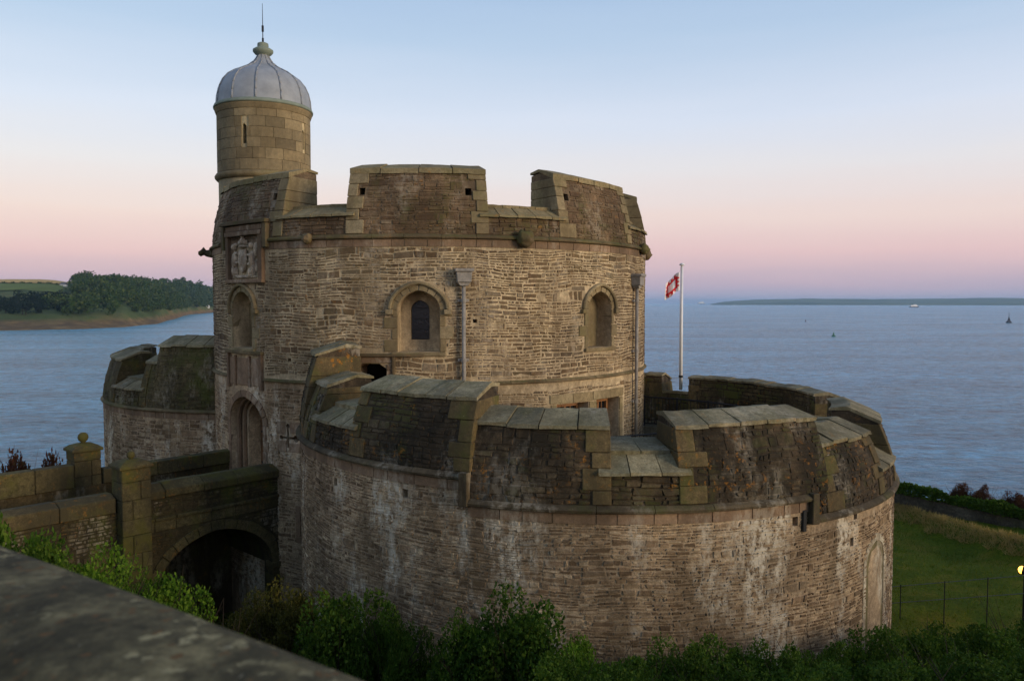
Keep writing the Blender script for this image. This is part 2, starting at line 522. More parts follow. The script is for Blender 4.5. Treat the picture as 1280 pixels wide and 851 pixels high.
def block(mapf, u0, u1, z0, z1, d0, d1, name, mat, parent, bev=0.012, nu=None, jit=0.006, rng=RNG):
    """one dressed block through mapf"""
    nu = nu or max(1, int((u1 - u0) / 0.5 + 0.999))
    v = []; f = []
    j = lambda: rng.uniform(-jit, jit)
    for i in range(nu + 1):
        u = u0 + (u1 - u0) * i / nu
        for (z, d) in ((z0, d0), (z1, d0), (z1, d1), (z0, d1)):
            v.append(mapf(u + j(), z + j(), d + (j() if d == d1 else 0)))
    for i in range(nu):
        for q in range(4):
            p = (q + 1) % 4
            f.append((i * 4 + q, (i + 1) * 4 + q, (i + 1) * 4 + p, i * 4 + p))
    f += [(0, 1, 2, 3), tuple(nu * 4 + q for q in (3, 2, 1, 0))]
    return obj(name, v, f, mat, parent, bevel=bev)

def arch_curve(w, zs, h, k=0.0, n=24):
    """points over an arch from left to right springing; k adds a point at the crown"""
    r = []
    for i in range(n + 1):
        t = math.pi * i / n
        x = -w * math.cos(t)
        r.append((x, zs + (h - k) * math.sin(t) ** 0.9 + k * (1 - abs(x / w))))
    return r
def arch_outline(w, z0, zs, h, k=0.0, n=24):
    return [(-w, z0)] + arch_curve(w, zs, h, k, n) + [(w, z0)]
def offset_curve(pts, t):
    r = []
    for i, p in enumerate(pts):
        a = pts[max(0, i - 1)]; b = pts[min(len(pts) - 1, i + 1)]
        dx, dz = b[0] - a[0], b[1] - a[1]
        L = math.hypot(dx, dz) or 1
        r.append((p[0] - dz / L * t, p[1] + dx / L * t))
    return r
def curve_strip(c0, c1, mapf, d0, d1):
    """solid between two parallel curves"""
    n = len(c0)
    v = []
    for i in range(n):
        v += [mapf(*c0[i], d0), mapf(*c1[i], d0), mapf(*c1[i], d1), mapf(*c0[i], d1)]
    f = []
    for i in range(n - 1):
        for q in range(4):
            p = (q + 1) % 4
            f.append((i * 4 + q, (i + 1) * 4 + q, (i + 1) * 4 + p, i * 4 + p))
    f += [(0, 1, 2, 3), tuple((n - 1) * 4 + q for q in (3, 2, 1, 0))]
    return v, f
def voussoirs(mapf, w, zs, h, k, t, d0, d1, num, mat, parent, name='voussoir', gap=0.012):
    n = num * 3
    c = arch_curve(w, zs, h, k, n)
    # even spacing
    for i in range(num):
        seg = c[i * 3:i * 3 + 4]
        def sh(a, b, s):
            L = math.hypot(b[0] - a[0], b[1] - a[1]) or 1
            return (a[0] + (b[0] - a[0]) * s / L, a[1] + (b[1] - a[1]) * s / L)
        seg = [sh(seg[0], seg[1], gap / 2), seg[1], seg[2], sh(seg[3], seg[2], gap / 2)]
        o = offset_curve(seg, t * RNG.uniform(0.92, 1.08))
        v, f = curve_strip(seg, o, mapf, d0, d1 + RNG.uniform(-0.006, 0.006))
        obj(name, v, f, mat, parent, bevel=0.008)

def string_course(parent, c, R, z, a0, a1, mat, bandmat, plen=1.1, h=0.13, out_=0.12, band=0.2, seed=3):
    """projecting moulded string stones with a dressed band below, each stone a part"""
    rng = random.Random(seed)
    prof = [(R - 0.1, z), (R + 0.03, z), (R + out_ * 0.75, z - h * 0.3), (R + out_, z - h * 0.55), (R + out_ * 0.9, z - h * 0.85), (R + 0.05, z - h), (R - 0.1, z - h)]
    a = a0
    while a < a1 - 0.2:
        L = math.degrees(plen * rng.uniform(0.75, 1.25) / R)
        b = min(a + L, a1)
        if a1 - b < math.degrees(0.35 / R): b = a1
        v, f = sector(c, [(r + rng.uniform(-.004, .004), q + rng.uniform(-.006, .006)) for r, q in prof], a + 0.04, b - 0.04, jit=0.003, rng=rng)
        obj('string_stone', v, f, mat, parent)
        if band:
            m_ = a + (b - a) * rng.uniform(0.35, 0.65)
            for p0, p1 in ((a, m_), (m_, b)):
                v, f = sector(c, [(R - 0.1, z - h - 0.008), (R + 0.028, z - h - 0.008), (R + 0.028, z - h - band), (R - 0.1, z - h - band)], p0 + 0.07, p1 - 0.07, jit=0.003, rng=rng)
                obj('band_stone', v, f, bandmat, parent)
        a = b

def wall_r(zb, zt, rb, rt):
    def f(z):
        t = min(1, max(0, (z - zb) / (zt - zb)))
        return rb - (rb - rt) * t ** 1.7
    return f
def revmap(c, R, ph0, rf, sign=1):
    """u metres along the circle from ph0; depth d outwards (sign 1) or inwards (-1)"""
    def m(u, z, d):
        return pol(c, rf(z) + sign * d, ph0 + math.degrees(u / R), z)
    return m

def merlon(parent, c, a0, a1, zb, zt, zr, rf, r_in, mats, ends=(True, True), slab=0.62, loops=(), stones=None, seed=5, inner=None, edge=0.02):
    """parapet block between bearings a0..a1: core, coping slabs, quoins; outer rubble is appended to stones"""
    rng = random.Random(seed)
    R = rf(zb)
    ro = rf(zt)
    zs = [zb + (zt - zb) * i / 5 for i in range(6)]
    rr = ro - 0.62 * (ro - r_in)          # ridge radius
    prof = [(rf(z), z) for z in zs] + [(rr, zr - 0.09), (r_in, zr - 0.13), (r_in, zb)]
    v, f = sector(c, prof, a0, a1, n=max(4, int((a1 - a0) / 2)))
    core = obj('merlon', v, f, mats['core'], parent, fix=True)
    if loops:
        cut(core, [prism([(-.09, z - .1), (.09, z - .1), (.09, z + .1), (-.09, z + .1)], bent(c, R, a), -0.9, 0.3) for a, z in loops])
    # coping: sloping outer slates and a flatter inner half
    ang = a1 - a0
    num = max(1, int(rad(ang) * ro / slab + 0.5))
    cuts = [a0 + ang * (i + (rng.uniform(-0.12, 0.12) if 0 < i < num else 0)) / num for i in range(num + 1)]
    cuts[0] -= 0.25; cuts[-1] += 0.25
    for i in range(num):
        j = rng.uniform(-0.022, 0.022)
        p = [(ro + 0.09 + rng.uniform(-.03, .02), zt - edge + j), (ro + 0.075, zt + 0.05 + j), (rr, zr + j), (rr - 0.06, zr + 0.005 + j), (r_in - 0.05, zr - 0.05 + j), (r_in - 0.05, zr - 0.11 + j), (rr, zr - 0.08 + j)]
        v, f = sector(c, p, cuts[i] + 0.09, cuts[i + 1] - 0.09, n=3, jit=0.011, rng=rng)
        obj('coping_slab', v, f, mats['cap'], core)
    # quoins at the ends
    for e, (aa, sg) in enumerate(((a0, 1), (a1, -1))):
        if not ends[e]: continue
        z = zb + 0.02; q = 0
        while z < zt - 0.12:
            hh = min(rng.uniform(0.26, 0.42), zt - 0.03 - z)
            if zt - z - hh < 0.18: hh = zt - 0.03 - z
            L = math.degrees((0.30 if (q + e) % 2 else 0.52) * rng.uniform(0.85, 1.15) / R)
            if ang < 12: L = min(L, ang * 0.45)
            hit = any(abs(lz - (z + hh / 2)) < hh / 2 + 0.1 and abs(la - aa) * rad(1) * R < 0.75 for la, lz in loops)
            if hit:
                L = min(L, max(0.6, min(abs(la - aa) for la, lz in loops) - math.degrees(0.11 / R)))
            p = [(rf(z) + 0.038, z), (rf(z + hh) + 0.038, z + hh - 0.012), (r_in - 0.015, z + hh - 0.012), (r_in - 0.015, z)]
            x0, x1 = (aa - 0.18, aa + L) if sg > 0 else (aa - L, aa + 0.18)
            v, f = sector(c, p, x0, x1, n=2, jit=0.004, rng=rng)
            obj('quoin', v, f, mats['dress'], core, bevel=0.012)
            z += hh; q += 1
    if stones is not None:
        W = rad(ang) * R
        lp = [(rad(la - a0) * R, lz) for la, lz in loops]
        def bl(u, z):
            return any(abs(u - lu) < 0.12 and abs(z - lz) < 0.13 for lu, lz in lp)
        e0 = 0.34 if ends[0] else 0.0
        e1 = 0.34 if ends[1] else 0.0
        stones += rubble(revmap(c, R, a0, rf), e0, W - e1, zb, zt - 0.03, bl, seed=seed)
    if inner is not None:
        inner += rubble(revmap(c, r_in, a0, lambda z: r_in, -1), 0.05, rad(ang) * r_in - 0.05, zb, zr - 0.15, seed=seed + 50, hr=(0.09, 0.16), lr=(0.2, 0.6))
    return core
def embrasure(parent, c, a0, a1, zb, zsill, rf, r_in, mats, stones=None, seed=9, wide=2.0, inner=None, slab=0.6):
    """opening between merlons: low wall, a sloping outer sill and a raised inner sill"""
    rng = random.Random(seed)
    R = rf(zb)
    zi = zsill + 0.36
    prof = [(rf(zb), zb), (rf(zsill), zsill - 0.05), (rf(zsill) - 0.42, zsill + 0.2), (rf(zsill) - 0.44, zi - 0.1), (r_in, zi - 0.02), (r_in, zb)]
    v, f = sector(c, prof, a0 - 0.02, a1 + 0.02)
    core = obj('embrasure', v, f, mats['core'], parent)
    for lo in (True, False):
        x0, x1 = (a0 - wide, a1 + wide) if lo else (a0 + 0.3, a1 - 0.3)
        num = max(1, int(rad(x1 - x0) * R / slab + 0.5))
        for i in range(num):
            s0 = x0 + (x1 - x0) * i / num; s1 = x0 + (x1 - x0) * (i + 1) / num
            j = rng.uniform(-0.01, 0.01)
            if lo:
                ro = rf(zsill)
                p = [(ro + 0.12, zsill - 0.05 + j), (ro + 0.11, zsill + 0.01 + j), (ro - 0.40, zsill + 0.27 + j), (ro - 0.44, zsill + 0.2 + j), (ro - 0.05, zsill - 0.04)]
            else:
                ro = rf(zsill) - 0.42
                p = [(ro + 0.05, zi - 0.11 + j), (ro + 0.05, zi - 0.03 + j), (r_in - 0.04, zi + 0.07 + j), (r_in - 0.04, zi - 0.02 + j)]
            v, f = sector(c, p, s0 + 0.07, s1 - 0.07, n=2, jit=0.010, rng=rng)
            obj('sill_slab', v, f, mats['cap'], core)
    if stones is not None:
        stones += rubble(revmap(c, R, a0 - wide, rf), 0, rad(a1 - a0 + 2 * wide) * R, zb, zsill - 0.06, seed=seed)
    if inner is not None:
        inner += rubble(revmap(c, r_in, a0, lambda z: r_in, -1), 0, rad(a1 - a0) * r_in, zb, zi - 0.05, seed=seed + 50, hr=(0.09, 0.16), lr=(0.2, 0.6))
    return core

# ------------------------------------------------------------------ the sea and the ground
s = N('sea water', 0.24, 0.3)
s.b.inputs['IOR'].default_value = 1.33
s.b.inputs['Specular Tint'].default_value = (0.25, 0.68, 1.0, 1)
cw = s.ramp(s.noise(0.012, 4, 0.6, (1, 2.5, 1)), [(0.3, (0.12, 0.40, 0.60)), (0.7, (0.18, 0.50, 0.70))])
cw = s.mix(1.0, cw, s.ramp(s.noise(0.22, 7, 0.7, (1, 1.6, 1), 0.3), [(0.35, 0.5), (0.65, 1.5)]), 'MULTIPLY')  # ripple facets: sky reflection and darker water painted into the colour
cw = s.mix(1.0, cw, s.ramp(s.noise(0.007, 5, 0.6, (1, 3.5, 1), 0.5), [(0.38, 0.78), (0.6, 1.15)]), 'MULTIPLY')
h1 = s.noise(0.55, 6, 0.62, (1, 1.9, 1), 0.4)
h2 = s.noise(0.05, 4, 0.6, (1, 2.2, 1))
hh_ = s.math('ADD', h1, s.math('MULTIPLY', h2, 1.2))
s.bump(hh_, 1.0, 5.0)
MAT['sea'] = s.col(cw)
rings = [0, 30, 80, 200, 600, 2000, 7000, 24000]
v = [(0, 0, -EZ)]; f = []
for i, r in enumerate(rings[1:]):
    for k in range(72):
        a = 2 * math.pi * k / 72
        v.append((r * math.cos(a), r * math.sin(a), -EZ))
for k in range(72):
    f.append((0, 1 + k, 1 + (k + 1) % 72))
for i in range(len(rings) - 2):
    for k in range(72):
        a = 1 + i * 72
        f.append((a + k, a + 72 + k, a + 72 + (k + 1) % 72, a + (k + 1) % 72))
tag(obj('sea', v, f, MAT['sea']), kind='structure')

def lerp_pts(x, pts):
    if x <= pts[0][0]: return pts[0][1]
    for (a, p), (b, q) in zip(pts, pts[1:]):
        if x <= b:
            t = (x - a) / (b - a)
            t = t * t * (3 - 2 * t) * 0.5 + t * 0.5
            return p + (q - p) * t
    return pts[-1][1]
GP = [(-4, -1.7), (1.2, -1.75), (2.6, -2.3), (6, -4.0), (10, -5.9), (13, -7.3), (18, -8.7), (24, -9.6), (38, -11.0), (44, -11.8), (56, -20), (70, -24), (90, -26)]
SW0, SW1 = Vector((19.8, 39.6)), Vector((22.95, 34.7))     # sea wall line
SWD = (SW1 - SW0).normalized()
SWN = Vector((-SWD.y, SWD.x))
if SWN.x < 0: SWN = -SWN
BK0, BKD, BKN = Vector((19.3, 39.5)), Vector((0.12, -0.993)), Vector((0.993, 0.12))      # grassy bank across the lawn
def ground(x, y):
    # the bank under the camera follows the boundary wall, so distance is measured across it
    z = lerp_pts(y, GP)
    b = math.exp(-((x + 9.5) / 4.5) ** 2 - ((y - 12.0) / 4.0) ** 2)
    z += 1.5 * b
    b2 = math.exp(-((x + 16) / 4.0) ** 2 - ((y - 16.0) / 5.0) ** 2)
    z += 2.2 * b2
    if x > 8 and y < 24:
        t = min(1, (x - 8) / 5)
        z -= t * 0.5 * max(0, 1 - y / 24)
    # grassy bank on the lawn
    p = Vector((x, y))
    q = (p - BK0)
    dl = q.dot(BKD)
    dn = q.dot(BKN)
    if -4 < dl < 14:
        fd = min(1, max(0, (14 - dl) / 4)) * min(1, (dl + 4) / 3)
        z += 0.35 * math.exp(-(dn / 0.7) ** 2) * fd
        z += 0.6 * fd / (1 + math.exp(-dn / 0.22))
    sd = (p - SW0).dot(SWN)
    if sd > 3.0:
        z -= min((sd - 3.0) * 0.95, 14)
    z += 0.16 * noise.noise(Vector((x * 0.35, y * 0.35, 2.0))) + 0.05 * noise.noise(Vector((x * 1.3, y * 1.3, 5.0)))
    return z
s = N('rough grass', 0.95, 0.1)
c0 = s.ramp(s.noise(0.55, 6, 0.65), [(0.3, (0.05, 0.082, 0.004)), (0.5, (0.088, 0.118, 0.006)), (0.62, (0.15, 0.135, 0.013)), (0.74, (0.22, 0.15, 0.026))])
c0 = s.mix(1.0, c0, s.ramp(s.noise(9, 6, 0.7), [(0.3, 0.55), (0.7, 1.4)]), 'MULTIPLY')
s.bump(s.noise(14, 6, 0.75), 0.9, 0.08)
MAT['grass'] = s.col(c0)
gx = np.concatenate([np.arange(-70, -24, 2.0), np.arange(-24, 34, 0.5), np.arange(34, 72, 2.0)])
gy = np.concatenate([np.arange(-14, 0, 2.0), np.arange(0, 46, 0.5), np.arange(46, 92, 2.0)])
v = [(x, y, ground(x, y)) for y in gy for x in gx]
nx = len(gx)
f = [(j * nx + i, j * nx + i + 1, (j + 1) * nx + i + 1, (j + 1) * nx + i) for j in range(len(gy) - 1) for i in range(nx - 1)]
tag(obj('ground', v, f, MAT['grass'], smooth=True), kind='structure')

# ------------------------------------------------------------------ the keep
KC = (-2.80, 28.48); KR = 7.5
ZS = 1.82           # top of upper string
ZB = -9.6
keep = empty('castle_keep', (KC[0], KC[1], ZB), 'tall round stone keep with battlements and domed stair turret', 'castle')
km = lambda ph: bent(KC, KR, ph)
mk = dict(core=MAT['parapet_k_mortar'], cap=MAT['slate_k'], dress=MAT['dress_k'])
W1, W2, W3 = 2.3, 46.3, -43.0
DOOR = -42.5
v, f = sector(KC, [(KR, ZB), (KR, -2.2), (KR, ZS - 0.1), (5.4, ZS - 0.1), (5.4, ZB)], 0, 360, 150, closed=True)
drum = obj('wall', v, f, MAT['keep_mortar'], keep, fix=True)
cs = []
for ph in (W1, W2, W3):
    cs.append(prism(arch_outline(0.56, -1.33, -0.2, 0.52, 0.09), km(ph), -0.55, 0.4))
cs.append(prism(arch_outline(0.275, -1.02, -0.22, 0.28, 0.03), km(W1), -2.4, -0.5))
cs.append(prism(arch_outline(0.93, -5.25, -3.55, 0.78, 0.1), km(DOOR), -0.42, 0.4))
cs.append(prism(arch_outline(0.70, -5.25, -3.6, 0.62, 0.08), km(DOOR), -1.1, -0.3))
cs.append(prism([(-.44, -4.2), (.44, -4.2), (.44, -1.78), (.25, -1.64), (-.25, -1.64), (-.44, -1.78)], km(-7.7), -2.4, 0.4))
cs.append(prism([(-.62, -5.0), (.62, -5.0), (.62, -2.9), (-.62, -2.9)], km(37.6), -0.7, 0.4))
cs.append(prism([(-.62, -5.0), (.62, -5.0), (.62, -2.88), (-.62, -2.88)], km(49.8), -0.7, 0.4))
cs.append(prism([(-.1, -6.5), (.1, -6.5), (.1, -5.9), (-.1, -5.9)], km(-23.7), -1.2, 0.4))
def slot(ph, u0, u1, z0, z1):
    return prism([(u0, z0), (u1, z0), (u1, z1), (u0, z1)], km(ph), -0.5, 0.4)
CRS = -27.7
cs.append(slot(CRS, -.035, .035, -4.08, -3.47))
cs.append(slot(CRS, -.24, -.036, -3.83, -3.76)); cs.append(slot(CRS, .036, .26, -3.83, -3.76))
for (uu, zz, r_) in ((0, -3.46, .07), (-.26, -3.795, .06), (.30, -3.795, .105)):
    cs.append(prism([(uu + r_ * math.cos(t), zz + r_ * math.sin(t)) for t in [2 * math.pi * i / 12 + .05 for i in range(12)]], km(CRS), -0.5, 0.4))
HOLES = [(8.9, 1.2 - 0.9), (13.9, -0.5), (28.9, 0.2), (-19, -0.3), (60, -0.8), (-27, -1.6)]
for ph, z in HOLES[1:2] + HOLES[4:]:
    cs.append(slot(ph, -.06, .06, z - .05, z + .05))
cut(drum, cs)
drum.data.materials.append(MAT['bast_mortar'])
def brown_zone(x, y, z):
    return z < -2.2 and math.degrees(math.atan2(x - KC[0], KC[1] - y)) < -10
for pl in drum.data.polygons:
    q = pl.center + Vector(WL[drum])
    if brown_zone(q.x, q.y, q.z - EZ): pl.material_index = 1

def circ_u(ph): return rad(ph + 115) * KR
KEEP_OPEN = []    # (phi, half width, z0, z1)
def kblock(u, z):
    ph = math.degrees(u / KR) - 115
    def near(p, hw): return abs(rad(ph - p) * KR) < hw
    for p in (W1, W2, W3):
        du = rad(ph - p) * KR
        if abs(du) < 0.74 and -1.45 < z < -0.18: return True
        if z >= -0.18 and (du / 0.84) ** 2 + ((z + 0.18) / 0.72) ** 2 < 1: return True
    du = rad(ph - DOOR) * KR
    if abs(du) < 1.14 and -5.5 < z <= -3.5: return True
    if z > -3.5 and (du / 1.14) ** 2 + ((z + 3.5) / 0.98) ** 2 < 1: return True
    if abs(du) < 1.06 and -2.52 < z < -1.42: return True
    if abs(rad(ph + 42.0) * KR) < 1.2 and 0.62 < z: return True
    if abs(rad(ph + 7.7) * KR) < 0.62 and -4.3 < z < -1.35: return True
    if abs(rad(ph - 43.7) * KR) < 1.75 and -5.1 < z < -2.6: return True
    if abs(rad(ph + 23.7) * KR) < 0.26 and -6.7 < z < -5.7: return True
    if abs(rad(ph - CRS) * KR) < 0.42 and -4.2 < z < -3.3: return True
    for p, zz in HOLES:
        if abs(rad(ph - p) * KR) < .08 and abs(z - zz) < .07: return True
    if -2.37 < z < -2.13 and abs(rad(ph - DOOR) * KR) > 1.0: return True
    return False
ks = rubble(revmap(KC, KR, -115, lambda z: KR), 0, rad(230) * KR, ZB + 1.2, ZS - 0.36, kblock, seed=11, hr=(0.055, 0.11), lr=(0.10, 0.50), wob=0.09, gap=0.028)
kz = [brown_zone(*q[0][0]) for q in ks]
add_rubble([q for q, z_ in zip(ks, kz) if not z_], MAT['keep'], keep, 240)
add_rubble([q for q, z_ in zip(ks, kz) if z_], MAT['bast'], keep, 60)
string_course(keep, KC, KR, ZS, -115, -54.0, MAT['string_k'], MAT['band'], seed=3)
string_course(keep, KC, KR, ZS, -34.0, 115, MAT['string_k'], MAT['band'], seed=4)
string_course(keep, KC, KR, -2.15, -115, -50.5, MAT['string_k'], None, h=0.1, out_=0.09, band=0, seed=5)
string_course(keep, KC, KR, -2.15, -34.5, -12.5, MAT['string_k'], None, h=0.1, out_=0.09, band=0, seed=6)
string_course(keep, KC, KR, -2.15, -3.0, 115, MAT['string_k'], None, h=0.1, out_=0.09, band=0, seed=7)
# roof deck inside the parapet
v, f = lathe(KC, [(6.4, ZS - 0.05), (6.4, ZS + 0.1)], 48)
obj('roof_deck', v, f, MAT['paving'], keep)
# parapet
rfk = wall_r(ZS, 3.58, KR + 0.01, KR - 0.36)
ps = []
SP = [(-67.5, -28.6, (False, True)), (-12.6, 16.6, (True, True)), (33.6, 60.6, (True, True)), (78.5, 106, (True, True)), (122, 150, (True, True)), (167, 195, (True, True)), (212, 240, (True, True))]
for i, (a0, a1, en) in enumerate(SP):
    lo = []
    if i == 0: lo = [(-31.9, 2.97)]
    if i == 1: lo = [(-9.7, 2.98), (12.8, 2.98)]
    if i == 2: lo = [(36.4, 3.0)]
    merlon(keep, KC, a0, a1, ZS, 3.58, 3.84, rfk, 6.1, mk, en, slab=0.85, loops=lo, stones=ps if i < 4 else None, seed=20 + i, edge=0.10)
EM = [(-28.6, -12.6), (16.6, 33.6), (60.6, 78.5), (106, 122), (150, 167), (195, 212), (240, 262)]
for i, (a0, a1) in enumerate(EM):
    embrasure(keep, KC, a0, a1, ZS, 2.36, rfk, 6.1, mk, stones=ps if i < 3 else None, seed=30 + i, wide=1.8, slab=0.6)
add_rubble(ps, MAT['parapet_k'], keep, 0, 'parapet_facing')

def jambs(mapf, half, z0, z1, parent, mat, wmin=0.16, wmax=0.34, d=0.03, hh=(0.26, 0.36), d0=-0.3, seed=1):
    rng = random.Random(seed)
    for sg in (-1, 1):
        z = z0; q = rng.random() < 0.5
        while z < z1 - 0.05:
            h = rng.uniform(*hh)
            if z1 - z - h < 0.16: h = z1 - z
            w_ = (wmax if q else wmin) * rng.uniform(0.85, 1.15)
            a, b = (half + 0.004, half + w_) if sg > 0 else (-half - w_, -half - 0.004)
            block(mapf, a, b, z + 0.005, z + h - 0.006, d0, d + rng.uniform(-.006, .006), 'jamb_stone', mat, parent, rng=rng)
            z += h; q = not q
def window(ph, glass, seed):
    mf = km(ph)
    if glass:
        v, f = prism(arch_outline(0.268, -1.01, -0.22, 0.27, 0.03), mf, -0.72, -0.70)
        wo = obj('window', v, f, MAT['glass'], keep)
    else:
        v, f = prism(arch_outline(0.555, -1.32, -0.2, 0.515, 0.09), mf, -0.56, -0.50)
        wo = obj('blind_window', v, f, MAT['dress_k'], keep)
    jambs(mf, 0.56, -1.33, -0.2, wo, MAT['dress_k'], seed=seed)
    voussoirs(mf, 0.565, -0.2, 0.525, 0.09, 0.15, -0.3, 0.03, 8, MAT['dress_k'], wo)
    c = arch_curve(0.72, -0.2, 0.68, 0.10, 24)
    v, f = curve_strip(c, offset_curve(c, 0.10), mf, -0.05, 0.11)
    obj('hood_mould', v, f, MAT['dress_k'], wo, bevel=0.03)
    for sg in (-1, 1):
        block(mf, sg * 0.77 - 0.1, sg * 0.77 + 0.1, -0.32, -0.19, -0.05, 0.12, 'label_stop', MAT['dress_k'], wo)
    v, f = prism([(-.72, -1.44), (.72, -1.44), (.72, -1.335), (-.72, -1.335)], mf, -0.5, 0.09)
    obj('sill', v, f, MAT['dress_k'], wo, bevel=0.012)
    if glass:
        for z in (-0.75, -0.45, -0.15):
            v, f = prism([(-.268, z - .008), (.268, z - .008), (.268, z + .008), (-.268, z + .008)], mf, -0.70, -0.685)
            obj('glazing_bar', v, f, MAT['iron'], wo)
window(W1, True, 1); window(W2, False, 2); window(W3, False, 3)

# label moulding between window and little doorway
def kbox(ph, u0, u1, z0, z1, d0, d1, name, mat, parent, bev=0.01):
    return block(km(ph), u0, u1, z0, z1, d0, d1, name, mat, parent, bev)
dmf = km(-7.7)
v, f = prism([(-.43, -4.2), (.43, -4.2), (.43, -1.79), (.25, -1.65), (-.25, -1.65), (-.43, -1.79)], dmf, -0.9, -0.85)
sd_ = obj('small_doorway', v, f, MAT['dark'], keep)  # near-black sheet painted as the unlit interior behind the opening
jambs(dmf, 0.44, -4.2, -1.66, sd_, MAT['band'], 0.14, 0.17, seed=8)
block(dmf, -.6, .6, -1.62, -1.47, -0.3, 0.035, 'lintel', MAT['band'], sd_)
block(dmf, -.66, 1.45, -1.45, -1.37, -0.1, 0.10, 'label_mould', MAT['string_k'], sd_)
block(dmf, .60, .68, -2.1, -1.46, -0.1, 0.08, 'label_drop', MAT['string_k'], sd_)

# entrance door
em = km(DOOR)
v, f = prism(arch_outline(0.69, -5.25, -3.6, 0.61, 0.08), em, -1.0, -0.86)
dr = obj('door', v, f, MAT['wood'], keep)
tag(dr, 'dark oak arched entrance door')
ac = arch_curve(0.69, -3.6, 0.61, 0.08, 40)
def arch_z(u):
    for (a, za), (b, zb_) in zip(ac, ac[1:]):
        if a <= u <= b: return za + (zb_ - za) * ((u - a) / max(1e-6, b - a))
    return -3.6
npl = 8
for i in range(npl):
    u0 = -0.68 + 1.36 * i / npl; u1 = u0 + 1.36 / npl - 0.012
    um = (u0 + u1) / 2
    v, f = prism([(u0, -5.25), (u1, -5.25), (u1, arch_z(u1) - .01), (um, arch_z(um) - .01), (u0, arch_z(u0) - .01)], em, -0.87, -0.82 + RNG.uniform(-.004, .004))
    obj('plank', v, f, MAT['wood'], dr, bevel=0.006)
for z in (-4.9, -3.95):
    v, f = prism([(-.6, z - .03), (.45, z - .03), (.45, z + .03), (-.6, z + .03)], em, -0.83, -0.80)
    obj('strap_hinge', v, f, MAT['iron'], dr)
jambs(em, 0.93, -5.25, -3.55, dr, MAT['band'], 0.16, 0.22, seed=9)
voussoirs(em, 0.935, -3.55, 0.785, 0.1, 0.2, -0.3, 0.035, 11, MAT['band'], dr)
for (w_, d_) in ((0.82, -0.16), (0.76, -0.30)):
    c = arch_curve(w_, -3.57, 0.68 + (w_ - .76) * .8, 0.09, 24)
    full = [(c[0][0], -5.25)] + c + [(c[-1][0], -5.25)]
    v, f = curve_strip(full, offset_curve(full, 0.12), em, d_ - 0.12, d_)
    obj('moulded_order', v, f, MAT['band'], dr, bevel=0.025)

# panel over the door
v, f = prism([(-.9, -2.5), (.9, -2.5), (.9, -1.55), (-.9, -1.55)], em, -0.02, 0.015)
pn = obj('panel', v, f, MAT['band'], keep)
for u in (-.93, .93):
    block(em, u - .06, u + .06, -2.52, -1.5, -0.1, 0.09, 'label_side', MAT['band'], pn)
block(em, -1.02, 1.02, -1.50, -1.40, -0.1, 0.13, 'label_mould', MAT['string_k'], pn)
for u in (-.46, .36):
    block(em, u - .04, u + .04, -2.45, -1.56, -0.02, 0.075, 'mullion', MAT['band'], pn)
for u, w_ in ((-.69, .16), (-.05, .30), (.64, .18)):
    block(em, u - w_, u + w_, -2.42, -1.62, 0.0, 0.04, 'inner_panel', MAT['band'], pn)

# royal arms
am = km(-41.5)
v, f = prism([(-.86, .68), (.86, .68), (.86, 1.98), (-.86, 1.98)], am, -0.03, 0.02)
pq = obj('carved_panel', v, f, MAT['band'], keep)
tag(pq, 'pale carved coat of arms panel below the string course')
for u in (-.9, .9):
    block(am, u - .09, u + .09, .62, 2.06, -0.1, 0.12, 'frame_side', MAT['band'], pq)
block(am, -1.0, 1.0, .56, .66, -0.1, 0.14, 'frame_sill', MAT['band'], pq)
block(am, -.98, .98, 1.92, 2.05, -0.1, 0.16, 'frame_head', MAT['band'], pq)
block(am, -1.22, 1.22, 2.24, 2.35, -0.1, 0.2, 'label_mould', MAT['string_k'], pq)
block(am, -.98, .98, 2.07, 2.22, -0.1, 0.11, 'frieze', MAT['band'], pq)
for u in (-1.13, 1.13):
    block(am, u - .08, u + .08, 1.55, 2.23, -0.1, 0.16, 'label_drop', MAT['string_k'], pq)
def relief(pts, name):
    """carved lumps: list of (u, z, radius_u, radius_z, depth)"""
    m = MB()
    for (u, z, ru, rz_, dp) in pts:
        n = 10; rows = 4
        vv = []; ff = []
        for r in range(rows):
            t = (math.pi / 2) * r / rows
            for i in range(n):
                a = 2 * math.pi * i / n
                vv.append(am(u + ru * math.cos(t) * math.cos(a), z + rz_ * math.cos(t) * math.sin(a), 0.02 + dp * math.sin(t)))
        vv.append(am(u, z, 0.02 + dp))
        for r in range(rows - 1):
            for i in range(n):
                ff.append((r * n + i, r * n + (i + 1) % n, (r + 1) * n + (i + 1) % n, (r + 1) * n + i))
        for i in range(n):
            ff.append(((rows - 1) * n + i, (rows - 1) * n + (i + 1) % n, rows * n))
        m.add(vv, ff)
    m.build(name, MAT['carved'], pq, smooth=True)
sh = [(-.20, 1.52), (.20, 1.52), (.22, 1.2), (.12, .95), (0, .84), (-.12, .95), (-.22, 1.2)]
v, f = prism(sh, am, 0.02, 0.10)
so = obj('shield', v, f, MAT['carved'], pq, bevel=0.02)
relief([(-.1, 1.36, .07, .1, .10), (.1, 1.36, .07, .1, .11), (-.09, 1.08, .06, .1, .11), (.09, 1.08, .06, .1, .1), (0, 1.2, .03, .3, .11)], 'shield_charges')
relief([(0, 1.62, .22, .05, .12), (-.15, 1.72, .06, .09, .1), (0, 1.76, .08, .12, .13), (.15, 1.72, .06, .09, .1), (0, 1.88, .04, .04, .1)], 'crown')
